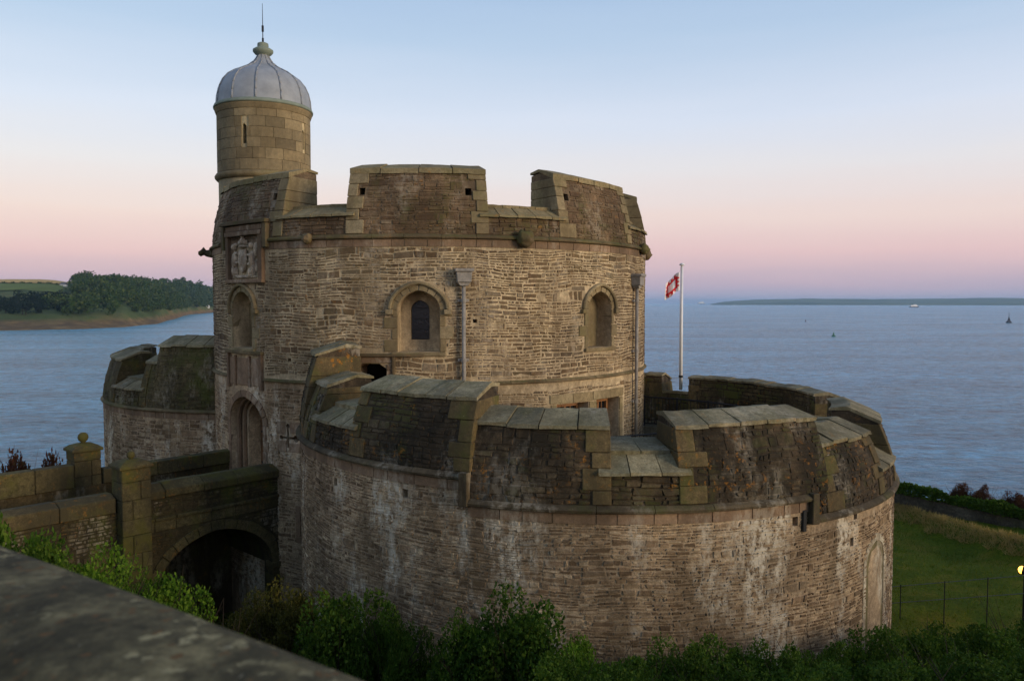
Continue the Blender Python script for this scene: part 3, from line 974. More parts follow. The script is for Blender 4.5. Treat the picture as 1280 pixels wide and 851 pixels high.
relief([(-.46, 1.25, .12, .26, .12), (-.50, 1.62, .10, .11, .13), (-.40, 1.68, .05, .06, .1), (-.33, 1.42, .12, .05, .11), (-.34, 1.16, .11, .05, .1), (-.54, .95, .07, .2, .11), (-.42, .88, .08, .16, .12), (-.64, 1.2, .04, .25, .06)], 'lion_supporter')
relief([(.46, 1.22, .12, .28, .12), (.44, 1.63, .09, .1, .13), (.34, 1.6, .08, .05, .1), (.62, 1.5, .08, .22, .08), (.33, 1.36, .11, .05, .11), (.34, 1.1, .1, .05, .1), (.52, .92, .08, .2, .11), (.38, .86, .07, .14, .12), (.66, 1.05, .04, .2, .07)], 'dragon_supporter')
relief([(0, .74, .7, .05, .07), (-.4, .77, .2, .04, .09), (.35, .77, .22, .04, .09)], 'carved_base')

# arrow cross surround and slit surround
for (u0, u1, z0, z1) in ((-.42, -.05, -4.18, -3.88), (.05, .44, -4.18, -3.93), (-.42, -.09, -3.70, -3.34), (.09, .44, -3.66, -3.34)):
    kbox(CRS, u0, u1, z0, z1, -0.15, 0.02, 'loop_stone', MAT['band'], keep)
for (u0, u1, z0, z1) in ((-.27, -.105, -6.55, -5.85), (.105, .27, -6.55, -5.85), (-.27, .27, -5.84, -5.68), (-.27, .27, -6.72, -6.56)):
    kbox(-23.7, u0, u1, z0, z1, -0.2, 0.025, 'slit_stone', MAT['band'], keep)

# timber windows low on the right
for ph, wv_ in ((37.6, 0.62), (49.8, 0.62)):
    mf = km(ph)
    v, f = prism([(-.6, -4.98), (.6, -4.98), (.6, -2.9), (-.6, -2.9)], mf, -0.5, -0.46)
    tw = obj('timber_door', v, f, MAT['glass'], keep)
    for (u0, u1, z0, z1) in ((-.61, -.5, -4.98, -2.92), (.5, .61, -4.98, -2.92), (-.5, .5, -3.04, -2.92), (-.5, .5, -4.98, -4.75), (-.04, .04, -4.74, -3.05), (-.49, -.05, -4.0, -3.92), (.05, .49, -4.0, -3.92)):
        block(mf, u0, u1, z0, z1, -0.47, -0.38, 'frame_bar', MAT['timber'], tw, 0.006)
    for u in (-.27, .27):
        block(mf, u - .012, u + .012, -3.91, -3.05, -0.46, -0.42, 'glazing_bar', MAT['timber'], tw, 0)
m43 = km(43.7)
rng = random.Random(4)
for (u0, u1) in ((-1.62, -1.43), (-0.165, 0.165), (1.43, 1.62)):
    z = -5.0
    while z < -2.95:
        h = min(0.42, -2.9 - z)
        block(m43, u0, u1, z, z + h - .008, -0.45, 0.03, 'jamb_stone', MAT['dress_k'], keep, rng=rng); z += h
for i in range(4):
    u0 = -1.66 + 0.83 * i
    block(m43, u0, u0 + 0.82, -2.88, -2.62, -0.45, 0.035, 'lintel_stone', MAT['dress_k'], keep, rng=rng)

# downpipes
def downpipe(ph, zt, zb, ww):
    mf = km(ph)
    v, f = tube(mf(0, zb, 0.13), mf(0, zt - 0.3, 0.13), 0.055, n=10)
    dp = obj('downpipe', v, f, MAT['leadpipe'], keep, smooth=True)
    m = MB()
    m.add(*prism([(-ww, zt - .08), (ww, zt - .08), (ww, zt), (-ww, zt)], mf, 0.0, 0.36))
    m.add(*prism([(-ww * .75, zt - .36), (ww * .75, zt - .36), (ww * .85, zt - .08), (-ww * .85, zt - .08)], mf, 0.0, 0.30))
    m.add(*prism([(-ww * .4, zt - .46), (ww * .4, zt - .46), (ww * .75, zt - .36), (-ww * .75, zt - .36)], mf, 0.02, 0.24))
    m.build('hopper', MAT['leadpipe'], dp, bevel=0.01)
    z = zt - 0.9
    while z > zb:
        v, f = tube(mf(0, z, 0.13), mf(0, z + .1, 0.13), 0.072, n=10)
        obj('pipe_socket', v, f, MAT['leadpipe'], dp)
        v, f = prism([(-.15, z + .02), (.15, z + .02), (.15, z + .09), (-.15, z + .09)], mf, 0.0, 0.08)
        obj('bracket', v, f, MAT['leadpipe'], dp)
        z -= 1.6
downpipe(11.4, 0.9, -4.6, 0.24)
downpipe(62.6, 0.9, -4.9, 0.24)

# carved heads and gargoyle on the string course
def head(ph, sc, out_):
    mf = km(ph)
    m = MB()
    bm = bmesh.new()
    bmesh.ops.create_icosphere(bm, subdivisions=3, radius=1)
    for q in bm.verts:
        p = q.co
        d = 1 + 0.16 * noise.noise(p * 2.1 + Vector((ph, 0, 0)))
        x, y, z = p.x * d, p.y * d, p.z * d
        if z > 0.35 and abs(x) > 0.45: z += 0.25            # ears
        if -0.25 < z < 0.15 and abs(x) < 0.22 and y > 0.5: y += 0.3    # nose
        if 0.1 < z < 0.35 and 0.2 < abs(x) < 0.55 and y > 0.4: y -= 0.3   # eye sockets
        if -0.55 < z < -0.35 and abs(x) < 0.5 and y > 0.4: y -= 0.22      # mouth
        q.co = (x, y, z)
    vv = [mf(q.co.x * sc, 1.72 + q.co.z * sc, 0.08 + out_ + q.co.y * sc * 0.9) for q in bm.verts]
    ff = [[q.index for q in fc.verts] for fc in bm.faces]
    bm.free()
    obj('carved_head', vv, ff, MAT['string_k'], keep, smooth=True)
head(-21.2, 0.14, 0.06); head(24.4, 0.23, 0.1); head(68, 0.18, 0.08); head(90, 0.2, 0.08)
gm = km(-70.5)
m = MB()
prev = None
gp = [(0.0, 0.14, 0.15), (0.11, 0.13, 0.13), (0.2, 0.10, 0.11), (0.28, 0.13, 0.14), (0.37, 0.10, 0.11), (0.45, 0.03, 0.05)]
n = 10
vv = []; ff = []
for i, (d, ru, rz_) in enumerate(gp):
    for k in range(n):
        a = 2 * math.pi * k / n
        vv.append(gm(ru * math.cos(a), 1.62 + (0.08 if i == 3 else 0) + rz_ * math.sin(a) * (1 + .2 * math.sin(3 * a)), d))
for i in range(len(gp) - 1):
    for k in range(n):
        ff.append((i * n + k, i * n + (k + 1) % n, (i + 1) * n + (k + 1) % n, (i + 1) * n + k))
ff.append(tuple((len(gp) - 1) * n + k for k in range(n)))
obj('gargoyle', vv, ff, MAT['string_b'], keep, smooth=True)

# ------------------------------------------------------------------ stair turret
TC = (-8.58, 27.47); TR = 1.545
v, f = lathe(TC, [(TR - 0.03, 0.5), (TR - 0.03, 6.45)], 48)
tur = obj('stair_turret', v, f, MAT['turret_mortar'], keep)
cut(tur, [prism([(-.07, 5.2), (.07, 5.2), (.07, 5.78), (0, 5.88), (-.07, 5.78)], bent(TC, TR, p), -0.9, 0.3) for p in (-7, 74)])
rng = random.Random(12)
zc = [4.36, 4.72, 5.08, 5.42, 5.76, 6.1, 6.36]
for i, (z0, z1) in enumerate(zip(zc, zc[1:])):
    a = rng.uniform(0, 20)
    end = a + 360
    while a < end - 1:
        L = math.degrees(rng.uniform(0.45, 0.95) / TR)
        b = min(a + L, end)
        if end - b < 12: b = end
        for p0, p1 in ((a, b),):
            # keep the slits clear
            segs = [(p0, p1)]
            for sp in (-7, 74, 353, 434):
                new = []
                for (x0, x1) in segs:
                    if z0 < 5.85 and z1 > 5.22 and x0 < sp + 3.2 and x1 > sp - 3.2:
                        if sp - 3.2 - x0 > 3: new.append((x0, sp - 3.2))
                        if x1 - sp - 3.2 > 3: new.append((sp + 3.2, x1))
                    else: new.append((x0, x1))
                segs = new
            for (x0, x1) in segs:
                v, f = sector(TC, [(TR - 0.1, z0 + .006), (TR + .004, z0 + .006), (TR + .004, z1 - .006), (TR - 0.1, z1 - .006)], x0 + .25, x1 - .25, n=max(2, int((x1 - x0) / 6)), jit=0.003, rng=rng)
                obj('ashlar_block', v, f, MAT['turret'], tur)
        a = b
for prof, nm, mt in (([(TR - .05, 4.34), (TR + .05, 4.34), (TR + .1, 4.26), (TR + .09, 4.2), (TR + .02, 4.12), (TR - .05, 4.12)], 'base_moulding', 'dress_k'),
                     ([(TR - .05, 6.36), (TR + .02, 6.36), (TR + .05, 6.44), (TR + .07, 6.5), (TR + .07, 6.55), (TR - .05, 6.55)], 'cornice', 'turret'),
                     ([(TR - .05, 6.553), (TR + .10, 6.553), (TR + .11, 6.6), (TR + .07, 6.68), (TR - .05, 6.72)], 'lead_gutter', 'copper_trim')):
    v, f = sector(TC, prof, 0, 360, 48, closed=True)
    obj(nm, v, f, MAT[mt], tur, smooth=(nm != 'cornice'))
DP = [(1.57, 6.69), (1.55, 6.95), (1.49, 7.22), (1.38, 7.46), (1.20, 7.68), (0.98, 7.83), (0.74, 7.95), (0.50, 8.08), (0.34, 8.22), (0.23, 8.38), (0.17, 8.5)]
v, f = lathe(TC, [(r - 0.02, z) for r, z in DP], 48)
dome = obj('dome', v, f, MAT['lead_dark'], keep, smooth=True)
NP = 12
for i in range(NP):
    a0 = 360 * i / NP + 8; a1 = a0 + 360 / NP
    n = 5
    vv = []; ff = []
    for j in range(n + 1):
        a = a0 + 0.6 + (a1 - a0 - 1.2) * j / n
        for (r, z) in DP:
            vv.append(pol(TC, r + 0.006 + 0.012 * noise.noise(Vector((a * .3, z * 2, 1))), a, z))
    k = len(DP)
    for j in range(n):
        for q in range(k - 1):
            ff.append((j * k + q, (j + 1) * k + q, (j + 1) * k + q + 1, j * k + q + 1))
    obj('lead_panel', vv, ff, MAT['lead'], dome, smooth=True)
    m = MB()
    for (r0, z0), (r1, z1) in zip(DP, DP[1:]):
        m.add(*tube(pol(TC, r0 + .012, a0, z0), pol(TC, r1 + .012, a0, z1), 0.032 if r1 > .3 else 0.02, 0.032 if r1 > .3 else 0.015, 6))
    m.build('lead_roll', MAT['lead_dark'], dome, smooth=True)
fz = 8.42
v, f = lathe(TC, [(.17, fz), (.16, fz + .06), (.27, fz + .1), (.34, fz + .18), (.34, fz + .25), (.25, fz + .31), (.17, fz + .34), (.19, fz + .39), (.18, fz + .47), (.12, fz + .5), (.02, fz + .52)], 20)
obj('finial', v, f, MAT['copper_trim'], dome, smooth=True)
m = MB()
m.add(*tube((TC[0], TC[1], fz + .5), (TC[0], TC[1], 10.25), 0.02, 0.008, 6))
m.add(*tube((TC[0], TC[1], 9.3), (TC[0], TC[1], 9.5), 0.04, n=8))
m.add(*tube((TC[0], TC[1], fz + .5), (TC[0], TC[1], fz + .66), 0.035, n=8))
m.build('lightning_rod', MAT['iron'], dome)

# ------------------------------------------------------------------ bastions
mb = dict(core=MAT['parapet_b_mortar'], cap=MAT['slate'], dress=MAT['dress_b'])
ml = dict(core=MAT['parapet_l'], cap=MAT['slate'], dress=MAT['parapet_l'])
BC = (2.11, 21.9); BR = 7.77; BI = 6.4
bast = empty('bastion', (BC[0], BC[1], ZB), 'large round low bastion with dark lichened battlements and white streaks', 'bastion')
SEG = [(-93, -22.3, -3.22), (-22.3, 28, -3.70), (28, 205, -4.15)]
GPH = 47.5
b_st = []; b_in = []; b_wall = []
for i, (a0, a1, zs) in enumerate(SEG):
    v, f = sector(BC, [(BR, ZB), (BR, zs - 0.06), (BI, zs - 0.06), (BI, ZB)], a0, a1, n=int((a1 - a0) / 2.5))
    wl = obj('wall', v, f, MAT['bast_mortar'], bast, fix=True)
    hl = [[(-33, -3.78), (-50, -3.9)], [(25.4, -4.2)], [(38.6, -4.89), (39.5, -4.36)]][i]
    cut(wl, [prism([(-.07, z - .09), (.07, z - .09), (.07, z + .09), (-.07, z + .09)], bent(BC, BR, p), -0.6, 0.3) for p, z in hl])
    def bl(u, z, a0=a0, hl=hl):
        ph = a0 + math.degrees(u / BR)
        for p, zz in hl:
            if abs(rad(ph - p) * BR) < .09 and abs(z - zz) < .11: return True
        du = rad(ph - GPH) * BR
        gj = 0.53 + 0.09 * noise.noise(Vector((z * 5, du * 3, 1)))
        if abs(du) < gj and (z < -5.6 or (du / gj) ** 2 + ((z + 5.6) / .5) ** 2 < 1): return True
        return False
    b_wall += rubble(revmap(BC, BR, a0, lambda z: BR), 0, rad(min(a1, 100) - a0) * BR, -8.9, zs - 0.33, bl, seed=40 + i, hr=(0.04, 0.085), lr=(0.08, 0.40), wob=0.06, gap=0.019)
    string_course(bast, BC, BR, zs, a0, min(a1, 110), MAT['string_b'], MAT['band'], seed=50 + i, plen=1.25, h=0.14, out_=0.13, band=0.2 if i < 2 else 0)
add_rubble(b_wall, MAT['bast'], bast, 300)
for a, z0, z1 in ((-22.6, -3.84, -3.2), (28.4, -4.28, -3.68)):
    block(bent(BC, BR, a), -0.09, 0.09, z0, z1, -0.1, 0.15, 'string_drop', MAT['string_b'], bast)
block(bent(BC, BR, 26.9), -0.05, 0.05, -4.42, -4.0, -0.1, 0.05, 'slit_shade', MAT['iron'], bast)  # black block stands in for the shade of a narrow vertical recess
PAR = [(-91, -66.5, -3.22, -1.28, -1.02), (-66.5, -58.2, -3.22, -1.93, -1.68), (-45.3, -22.0, -3.22, -1.85, -1.58), (-22.0, -2.4, -3.70, -2.32, -2.05),
       (7.2, 32, -3.70, -2.31, -2.10), (32, 50.5, -4.15, -2.88, -2.58), (60.5, 80, -4.15, -2.82, -2.48), (90, 141.5, -4.15, -2.8, -2.5), (150.5, 203, -4.15, -2.8, -2.5)]
for i, (a0, a1, zb, zt, zr) in enumerate(PAR):
    rf = wall_r(zb, zt, BR + 0.015, BR - 0.36)
    lo = [(-59.5, -2.25)] if i == 1 else []
    ends = [(False, True), (True, True), (True, True), (False, True), (True, False), (True, True), (True, True), (True, True), (True, False)][i]
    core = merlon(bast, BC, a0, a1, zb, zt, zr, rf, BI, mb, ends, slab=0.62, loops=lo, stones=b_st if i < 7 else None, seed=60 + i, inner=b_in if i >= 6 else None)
for i, (a0, a1, zb, zsl, zt) in enumerate([(-58.2, -45.3, -3.22, -2.62, -1.93), (-2.4, 7.2, -3.70, -3.1, -2.32), (50.5, 60.5, -4.15, -3.6, -2.85), (80, 90, -4.15, -3.6, -2.8), (141.5, 150.5, -4.15, -3.5, -2.8)]):
    rf = wall_r(zb, zt, BR + 0.015, BR - 0.36)
    embrasure(bast, BC, a0, a1, zb, zsl, rf, BI, mb, stones=b_st if i < 4 else None, seed=80 + i, wide=1.6, inner=b_in if i >= 3 else None)
# wall strip under merlon where the string steps down
rfz = wall_r(-4.15, -2.31, BR + 0.012, BR - 0.36)
v, f = sector(BC, [(BR + .012, -4.16), (rfz(-3.72), -3.72), (BI, -3.72), (BI, -4.16)], 28, 32)
obj('infill', v, f, mb['core'], bast)
b_st += rubble(revmap(BC, BR, 28.6, rfz), 0, rad(3.6) * BR, -4.15, -3.7, seed=97)
b_in += rubble(revmap(BC, BI, 60, lambda z: BI, -1), 0, rad(143) * BI, -5.0, -4.17, seed=98, hr=(0.09, 0.16), lr=(0.2, 0.6))
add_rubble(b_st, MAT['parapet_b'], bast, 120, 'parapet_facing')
add_rubble(b_in, MAT['parapet_l'], bast, 0, 'inner_facing')
v, f = lathe(BC, [(BI + .05, -5.4), (BI + .05, -5.0)], 60)
obj('gun_deck', v, f, MAT['paving'], bast)
v, f = sector(BC, [(5.5, -5.0), (5.5, -4.25), (BI + .02, -4.25), (BI + .02, -5.0)], 100, 175)
obj('wall_step', v, f, MAT['paving'], bast)
# walled-up gunport
gmf = bent(BC, BR, GPH)
v, f = prism(arch_outline(0.54, -8.9, -5.6, 0.48, 0.08), gmf, -0.1, 0.006)
gpo = obj('blocked_gunport', v, f, stone('gunport infill', [(0.17, 0.145, 0.08)], 0.5, dark=0.5, dcol=(0.09, 0.07, 0.04), white=0.9, moss=0.6), bast)
lime = stone('lime smear', [(0.42, 0.38, 0.32)], 0.5, dark=0.6, dcol=(0.16, 0.12, 0.085), dscale=3)
gc = [(-0.56, -8.9)] + arch_curve(0.56, -5.6, 0.5, 0.08, 22) + [(0.56, -8.9)]
gc = [(u + 0.03 * noise.noise(Vector((u * 3, z * 2, 0))), z) for u, z in gc]
go = [(u + 0.05 * noise.noise(Vector((u * 5, z * 3, 4))), z + 0.04 * noise.noise(Vector((u * 4, z * 4, 7)))) for u, z in offset_curve(gc, 0.15)]
v, f = curve_strip(gc, go, gmf, -0.1, 0.014)
obj('lime_edge', v, f, lime, gpo)

LC = (-9.5, 33.25); LR = 7.0; LI = 5.7; LZ = -3.62
lb_ = empty('bastion', (LC[0], LC[1], ZB), 'mossy round bastion beside the bridge overlooking the inlet', 'bastion')
v, f = sector(LC, [(LR, ZB - 3), (LR, LZ - 0.06), (LI, LZ - 0.06), (LI, ZB - 3)], -160, 70, n=90)
obj('wall', v, f, MAT['bast_mortar'], lb_)
lw = rubble(revmap(LC, LR, -110, lambda z: LR), 0, rad(135) * LR, -9.0, LZ - 0.35, seed=120, hr=(0.07, 0.13), lr=(0.16, 0.5))
add_rubble(lw, MAT['bast'], lb_, 150)
string_course(lb_, LC, LR, LZ, -120, 25, MAT['string_k'], MAT['band'], seed=55)
l_st = []
ml2 = dict(core=MAT['parapet_l'], cap=MAT['slate'], dress=MAT['bridge_dress'])
for i, (a0, a1, zt, zr, en) in enumerate([(-92, -44.2, -2.1, -1.78, (True, True)), (-29.5, -24, -2.1, -1.75, (True, False)), (-24, 22, -1.5, -1.15, (False, False)), (-150, -108, -2.1, -1.78, (True, True))]):
    merlon(lb_, LC, a0, a1, LZ, zt, zr, wall_r(LZ, zt, LR + .015, LR - .34), LI, ml2, en, slab=0.6, stones=l_st, seed=130 + i)
for i, (a0, a1) in enumerate([(-44.2, -29.5), (-108, -92)]):
    embrasure(lb_, LC, a0, a1, LZ, -3.02, wall_r(LZ, -2.1, LR + .015, LR - .34), LI, ml2, stones=l_st, seed=140 + i, wide=1.6)
add_rubble(l_st, MAT['parapet_l'], lb_, 0, 'parapet_facing')
v, f = lathe(LC, [(LI + .05, -5.4), (LI + .05, -5.0)], 48)
obj('gun_deck', v, f, MAT['paving'], lb_)

# ------------------------------------------------------------------ entrance bridge
bd = (-math.sin(rad(42.5)), -math.cos(rad(42.5)))
bn = (-bd[1], bd[0])
bo = (KC[0] + KR * bd[0], KC[1] + KR * bd[1])
bm_ = planemap(bo, bd, bn)
bridge = empty('stone_bridge', (bo[0] + bd[0] * 3, bo[1] + bd[1] * 3, -9.0), 'mossy stone bridge with one low arch leading to the keep door', 'bridge')
AC, AW, AZ, AH, AK = 1.66, 1.61, -7.4, 1.34, 0.12
am2 = lambda u, z, d: bm_(u + AC, z, d)
arc = [(u + AC, z) for u, z in arch_curve(AW, AZ, AH, AK, 24)]
ol = [(-.35, -9.6), (-.35, -4.95), (3.6, -4.95), (3.6, -9.6), (AC + AW, -9.6)] + arc[::-1] + [(AC - AW, -9.6)]
v, f = prism(ol, bm_, 1.08, 1.5)
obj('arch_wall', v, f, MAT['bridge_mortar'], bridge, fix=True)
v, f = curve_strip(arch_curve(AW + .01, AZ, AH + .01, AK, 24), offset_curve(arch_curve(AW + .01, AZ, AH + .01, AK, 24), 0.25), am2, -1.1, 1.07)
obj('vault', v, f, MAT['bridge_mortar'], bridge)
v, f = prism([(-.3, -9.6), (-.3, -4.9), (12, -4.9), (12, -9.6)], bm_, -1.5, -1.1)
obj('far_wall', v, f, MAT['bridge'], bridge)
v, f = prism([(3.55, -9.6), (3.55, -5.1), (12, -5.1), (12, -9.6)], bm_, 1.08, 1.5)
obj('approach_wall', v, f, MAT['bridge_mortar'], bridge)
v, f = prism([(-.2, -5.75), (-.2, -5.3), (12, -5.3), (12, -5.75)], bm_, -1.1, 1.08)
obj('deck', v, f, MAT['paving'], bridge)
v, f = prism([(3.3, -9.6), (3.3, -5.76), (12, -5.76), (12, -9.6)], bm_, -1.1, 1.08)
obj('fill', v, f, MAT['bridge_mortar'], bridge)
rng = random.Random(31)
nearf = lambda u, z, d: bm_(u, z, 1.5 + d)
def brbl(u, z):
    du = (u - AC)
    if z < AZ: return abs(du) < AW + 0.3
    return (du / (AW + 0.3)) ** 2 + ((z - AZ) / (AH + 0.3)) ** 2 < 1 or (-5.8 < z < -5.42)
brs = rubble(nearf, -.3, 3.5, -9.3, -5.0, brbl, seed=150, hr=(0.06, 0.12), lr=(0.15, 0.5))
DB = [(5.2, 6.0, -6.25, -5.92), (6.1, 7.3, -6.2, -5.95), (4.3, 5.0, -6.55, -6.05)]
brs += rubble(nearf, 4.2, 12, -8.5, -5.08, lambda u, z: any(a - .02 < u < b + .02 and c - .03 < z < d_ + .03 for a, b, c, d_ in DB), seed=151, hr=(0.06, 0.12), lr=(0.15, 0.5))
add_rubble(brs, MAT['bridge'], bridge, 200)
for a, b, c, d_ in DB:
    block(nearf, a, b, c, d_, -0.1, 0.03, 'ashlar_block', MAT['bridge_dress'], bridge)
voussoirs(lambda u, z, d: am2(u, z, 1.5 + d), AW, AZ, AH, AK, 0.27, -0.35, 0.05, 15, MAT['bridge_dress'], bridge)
for sg in (-1, 1):
    z = -9.4
    while z < AZ - .05:
        h = min(rng.uniform(.3, .45), AZ - z)
        u0, u1 = (AC + AW, AC + AW + .28) if sg > 0 else (AC - AW - .28, AC - AW)
        block(nearf, u0, u1, z + .006, z + h - .006, -0.35, 0.05, 'jamb_stone', MAT['bridge_dress'], bridge)
        z += h
block(nearf, AC - AW - .3, AC - AW + .03, AZ - .1, AZ + .06, -0.3, 0.1, 'impost', MAT['bridge_dress'], bridge)
u = -.3
while u < 3.45:
    L = min(rng.uniform(.5, .95), 3.5 - u)
    block(nearf, u + .006, u + L - .006, -5.78, -5.52, -0.1, 0.025, 'band_stone', MAT['bridge_dress'], bridge)
    block(nearf, u + .006, u + L - .006, -5.51, -5.43, -0.1, 0.07, 'string_stone', MAT['bridge_dress'], bridge)
    u += L
def coping(u0, u1, w0, w1, z0, z1, L0, fall=0.1, sgn=1):
    u = u0
    while u < u1 - 0.1:
        L = min(rng.uniform(L0 * .75, L0 * 1.25), u1 - u)
        if u1 - u - L < 0.3: L = u1 - u
        j = rng.uniform(-.01, .01)
        v = []
        for uu in (u + .006, u + L - .006):
            wo, wi = (w1, w0) if sgn > 0 else (w0, w1)
            v += [bm_(uu, z0 + j, wi), bm_(uu, z1 + j, wi), bm_(uu, z1 + .015 + j, (wi + wo) / 2), bm_(uu, z1 - fall + j, wo), bm_(uu, z0 + j, wo)]
        f = [(i, 5 + i, 5 + (i + 1) % 5, (i + 1) % 5) for i in range(5)] + [(0, 1, 2, 3, 4), (9, 8, 7, 6, 5)]
        obj('coping_stone', v, f, MAT['bridge_dress'], bridge, bevel=0.02)
        u += L
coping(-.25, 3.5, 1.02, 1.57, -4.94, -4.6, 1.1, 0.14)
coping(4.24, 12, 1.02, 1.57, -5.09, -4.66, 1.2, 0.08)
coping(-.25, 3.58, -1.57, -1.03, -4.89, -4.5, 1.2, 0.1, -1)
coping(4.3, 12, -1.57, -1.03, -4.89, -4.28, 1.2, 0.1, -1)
def post(u0, u1, w0, w1, zb, zt, nm, fs=1.0):
    v, f = prism([(u0 + .03, zb), (u0 + .03, zt - .05), (u1 - .03, zt - .05), (u1 - .03, zb)], bm_, w0 + .03, w1 - .03)
    p = obj(nm, v, f, MAT['bridge_mortar'], bridge)
    z = zb; q = 0
    while z < zt - .05:
        h = rng.uniform(.3, .5)
        if zt - z - h < .2: h = zt - z
        sp = [u0, u1] if q % 3 == 0 else [u0, u0 + (u1 - u0) * rng.choice((.36, .64)), u1]
        for a, b in zip(sp, sp[1:]):
            block(bm_, a + .005, b - .005, z + .005, z + h - .005, w0, w1 + rng.uniform(-.008, .008), 'ashlar_block', MAT['bridge_dress'], p, 0.015, nu=1)
        z += h; q += 1
    um, wm = (u0 + u1) / 2, (w0 + w1) / 2
    hu, hw = (u1 - u0) / 2 + .05, (w1 - w0) / 2 + .05
    vv = []
    for (s_, z_) in ((1, zt), (1.0, zt + .07), (.72, zt + .15), (.3, zt + .2)):
        vv += [bm_(um - hu * s_, z_, wm - hw * s_), bm_(um + hu * s_, z_, wm - hw * s_), bm_(um + hu * s_, z_, wm + hw * s_), bm_(um - hu * s_, z_, wm + hw * s_)]
    ff = [(3, 2, 1, 0), (12, 13, 14, 15)]
    for r in range(3):
        ff += [(r * 4 + i, r * 4 + (i + 1) % 4, r * 4 + 4 + (i + 1) % 4, r * 4 + 4 + i) for i in range(4)]
    obj('post_cap', vv, ff, MAT['bridge_dress'], p, bevel=0.015)
    c = bm_(um, 0, wm)
    v, f = lathe(c, [(r_ * fs, zt + .15 + q_ * fs) for r_, q_ in ((.07, .0), (.06, .08), (.11, .12), (.135, .19), (.12, .27), (.07, .32), (.01, .335))], 14)
    obj('ball_finial', v, f, MAT['bridge_dress'], p, smooth=True)
post(3.52, 4.22, 1.22, 1.86, -9.2, -4.02, 'gate_pier', 0.72)
post(3.6, 4.28, -1.72, -1.12, -5.3, -3.98, 'gate_post')

# ------------------------------------------------------------------ things on the bastion
fp = pol(BC, BR - 0.55, 147, 0)
m = MB()
m.add(*tube((fp[0], fp[1], -3.12), (fp[0], fp[1], 1.3), 0.062, 0.04, 12))
fl = empty('flagpole', (fp[0], fp[1], -3.12), 'white flagpole standing in a gap of the bastion parapet', 'flagpole')
m.build('pole', MAT['white'], fl, smooth=True)
v, f = tube((fp[0], fp[1], -2.68), (fp[0], fp[1], -2.6), 0.08, n=12)
obj('collar', v, f, MAT['iron'], fl)
v, f = lathe((fp[0], fp[1]), [(.03, 1.3), (.09, 1.31), (.1, 1.34), (.06, 1.38), (.01, 1.4)], 12)
obj('truck', v, f, MAT['white'], fl, smooth=True)
v, f = tube((fp[0] - .075, fp[1], -2.4), (fp[0] - .06, fp[1], 1.25), 0.006, n=5)
obj('halyard', v, f, MAT['white'], fl)
NU, NV = 40, 24
def fpt(s_, t_):
    # s along the fly, t up the hoist; drooping in light wind
    L = 0.80; H = 0.66
    x = fp[0] - 0.085 - s_ * L * 0.66
    y = fp[1] - 0.16 * math.sin(s_ * 6.0 + t_ * 1.5) * s_ ** 0.7 - 0.05 * math.sin(s_ * 13 + 1)
    z = 1.08 - (1 - t_) * H * (1 - 0.12 * s_) - s_ * L * 0.46 - 0.08 * s_ * s_ + 0.03 * math.sin(s_ * 7)
    return (x, y, z)
vv = [fpt(i / NU, j / NV) for j in range(NV + 1) for i in range(NU + 1)]
ff = []; fm = []
def redp(s_, t_):
    x, y = (s_ - 0.5) / 0.5, (t_ - 0.5) / 0.5
    ax_, ay_ = abs(x), abs(y)
    mx, mn = max(ax_, ay_), min(ax_, ay_)
    if 0.44 < mx < 0.70: return True
    if 0.70 <= mx < 0.88 and (mn < 0.12 or 0.30 < mn < 0.52): return True
    return False
for j in range(NV):
    for i in range(NU):
        ff.append((j * (NU + 1) + i, j * (NU + 1) + i + 1, (j + 1) * (NU + 1) + i + 1, (j + 1) * (NU + 1) + i))
        fm.append(1 if redp((i + .5) / NU, (j + .5) / NV) else 0)
fo = obj('flag', vv, ff, None, mats=[MAT['flagwhite'], MAT['flagred']], fmat=fm, smooth=True)
so_ = fo.modifiers.new('thick', 'SOLIDIFY'); so_.thickness = 0.004
tag(fo, 'drooping white flag with a red crenellated square emblem', 'flag')

def railing(pts, z0, z1, label, step=0.13):
    r = empty('iron_railing', (*pts[0][:2], z0), label, 'railing')
    m = MB()
    for a, b in zip(pts, pts[1:]):
        m.add(*tube((*a, z1), (*b, z1), 0.03, n=6))
    m.build('top_rail', MAT['iron'], r)
    m = MB()
    for a, b in zip(pts, pts[1:]):
        m.add(*tube((*a, z0 + .1), (*b, z0 + .1), 0.02, n=6))
    m.build('bottom_rail', MAT['iron'], r)
    base = None
    for a, b in zip(pts, pts[1:]):
        L = math.hypot(b[0] - a[0], b[1] - a[1])
        n = max(1, int(L / step))
        for i in range(n):
            t = i / n
            x, y = a[0] + (b[0] - a[0]) * t, a[1] + (b[1] - a[1]) * t
            if i == 0:
                v, f = tube((x, y, z0), (x, y, z1 + .05), 0.03, n=6)
                obj('post', v, f, MAT['iron'], r)
            else:
                v, f = tube((x, y, z0 + .1), (x, y, z1), 0.009, n=5)
                obj('baluster', v, f, MAT['iron'], r)
railing([pol(BC, 5.62, a, 0)[:2] for a in (118, 130, 142, 154, 166)], -4.25, -3.25, 'curved black iron railing along the inner wall step')
railing([(2.9, 23.2), (4.6, 24.0)], -5.0, -4.02, 'short black iron railing on the gun deck beside timber doors')

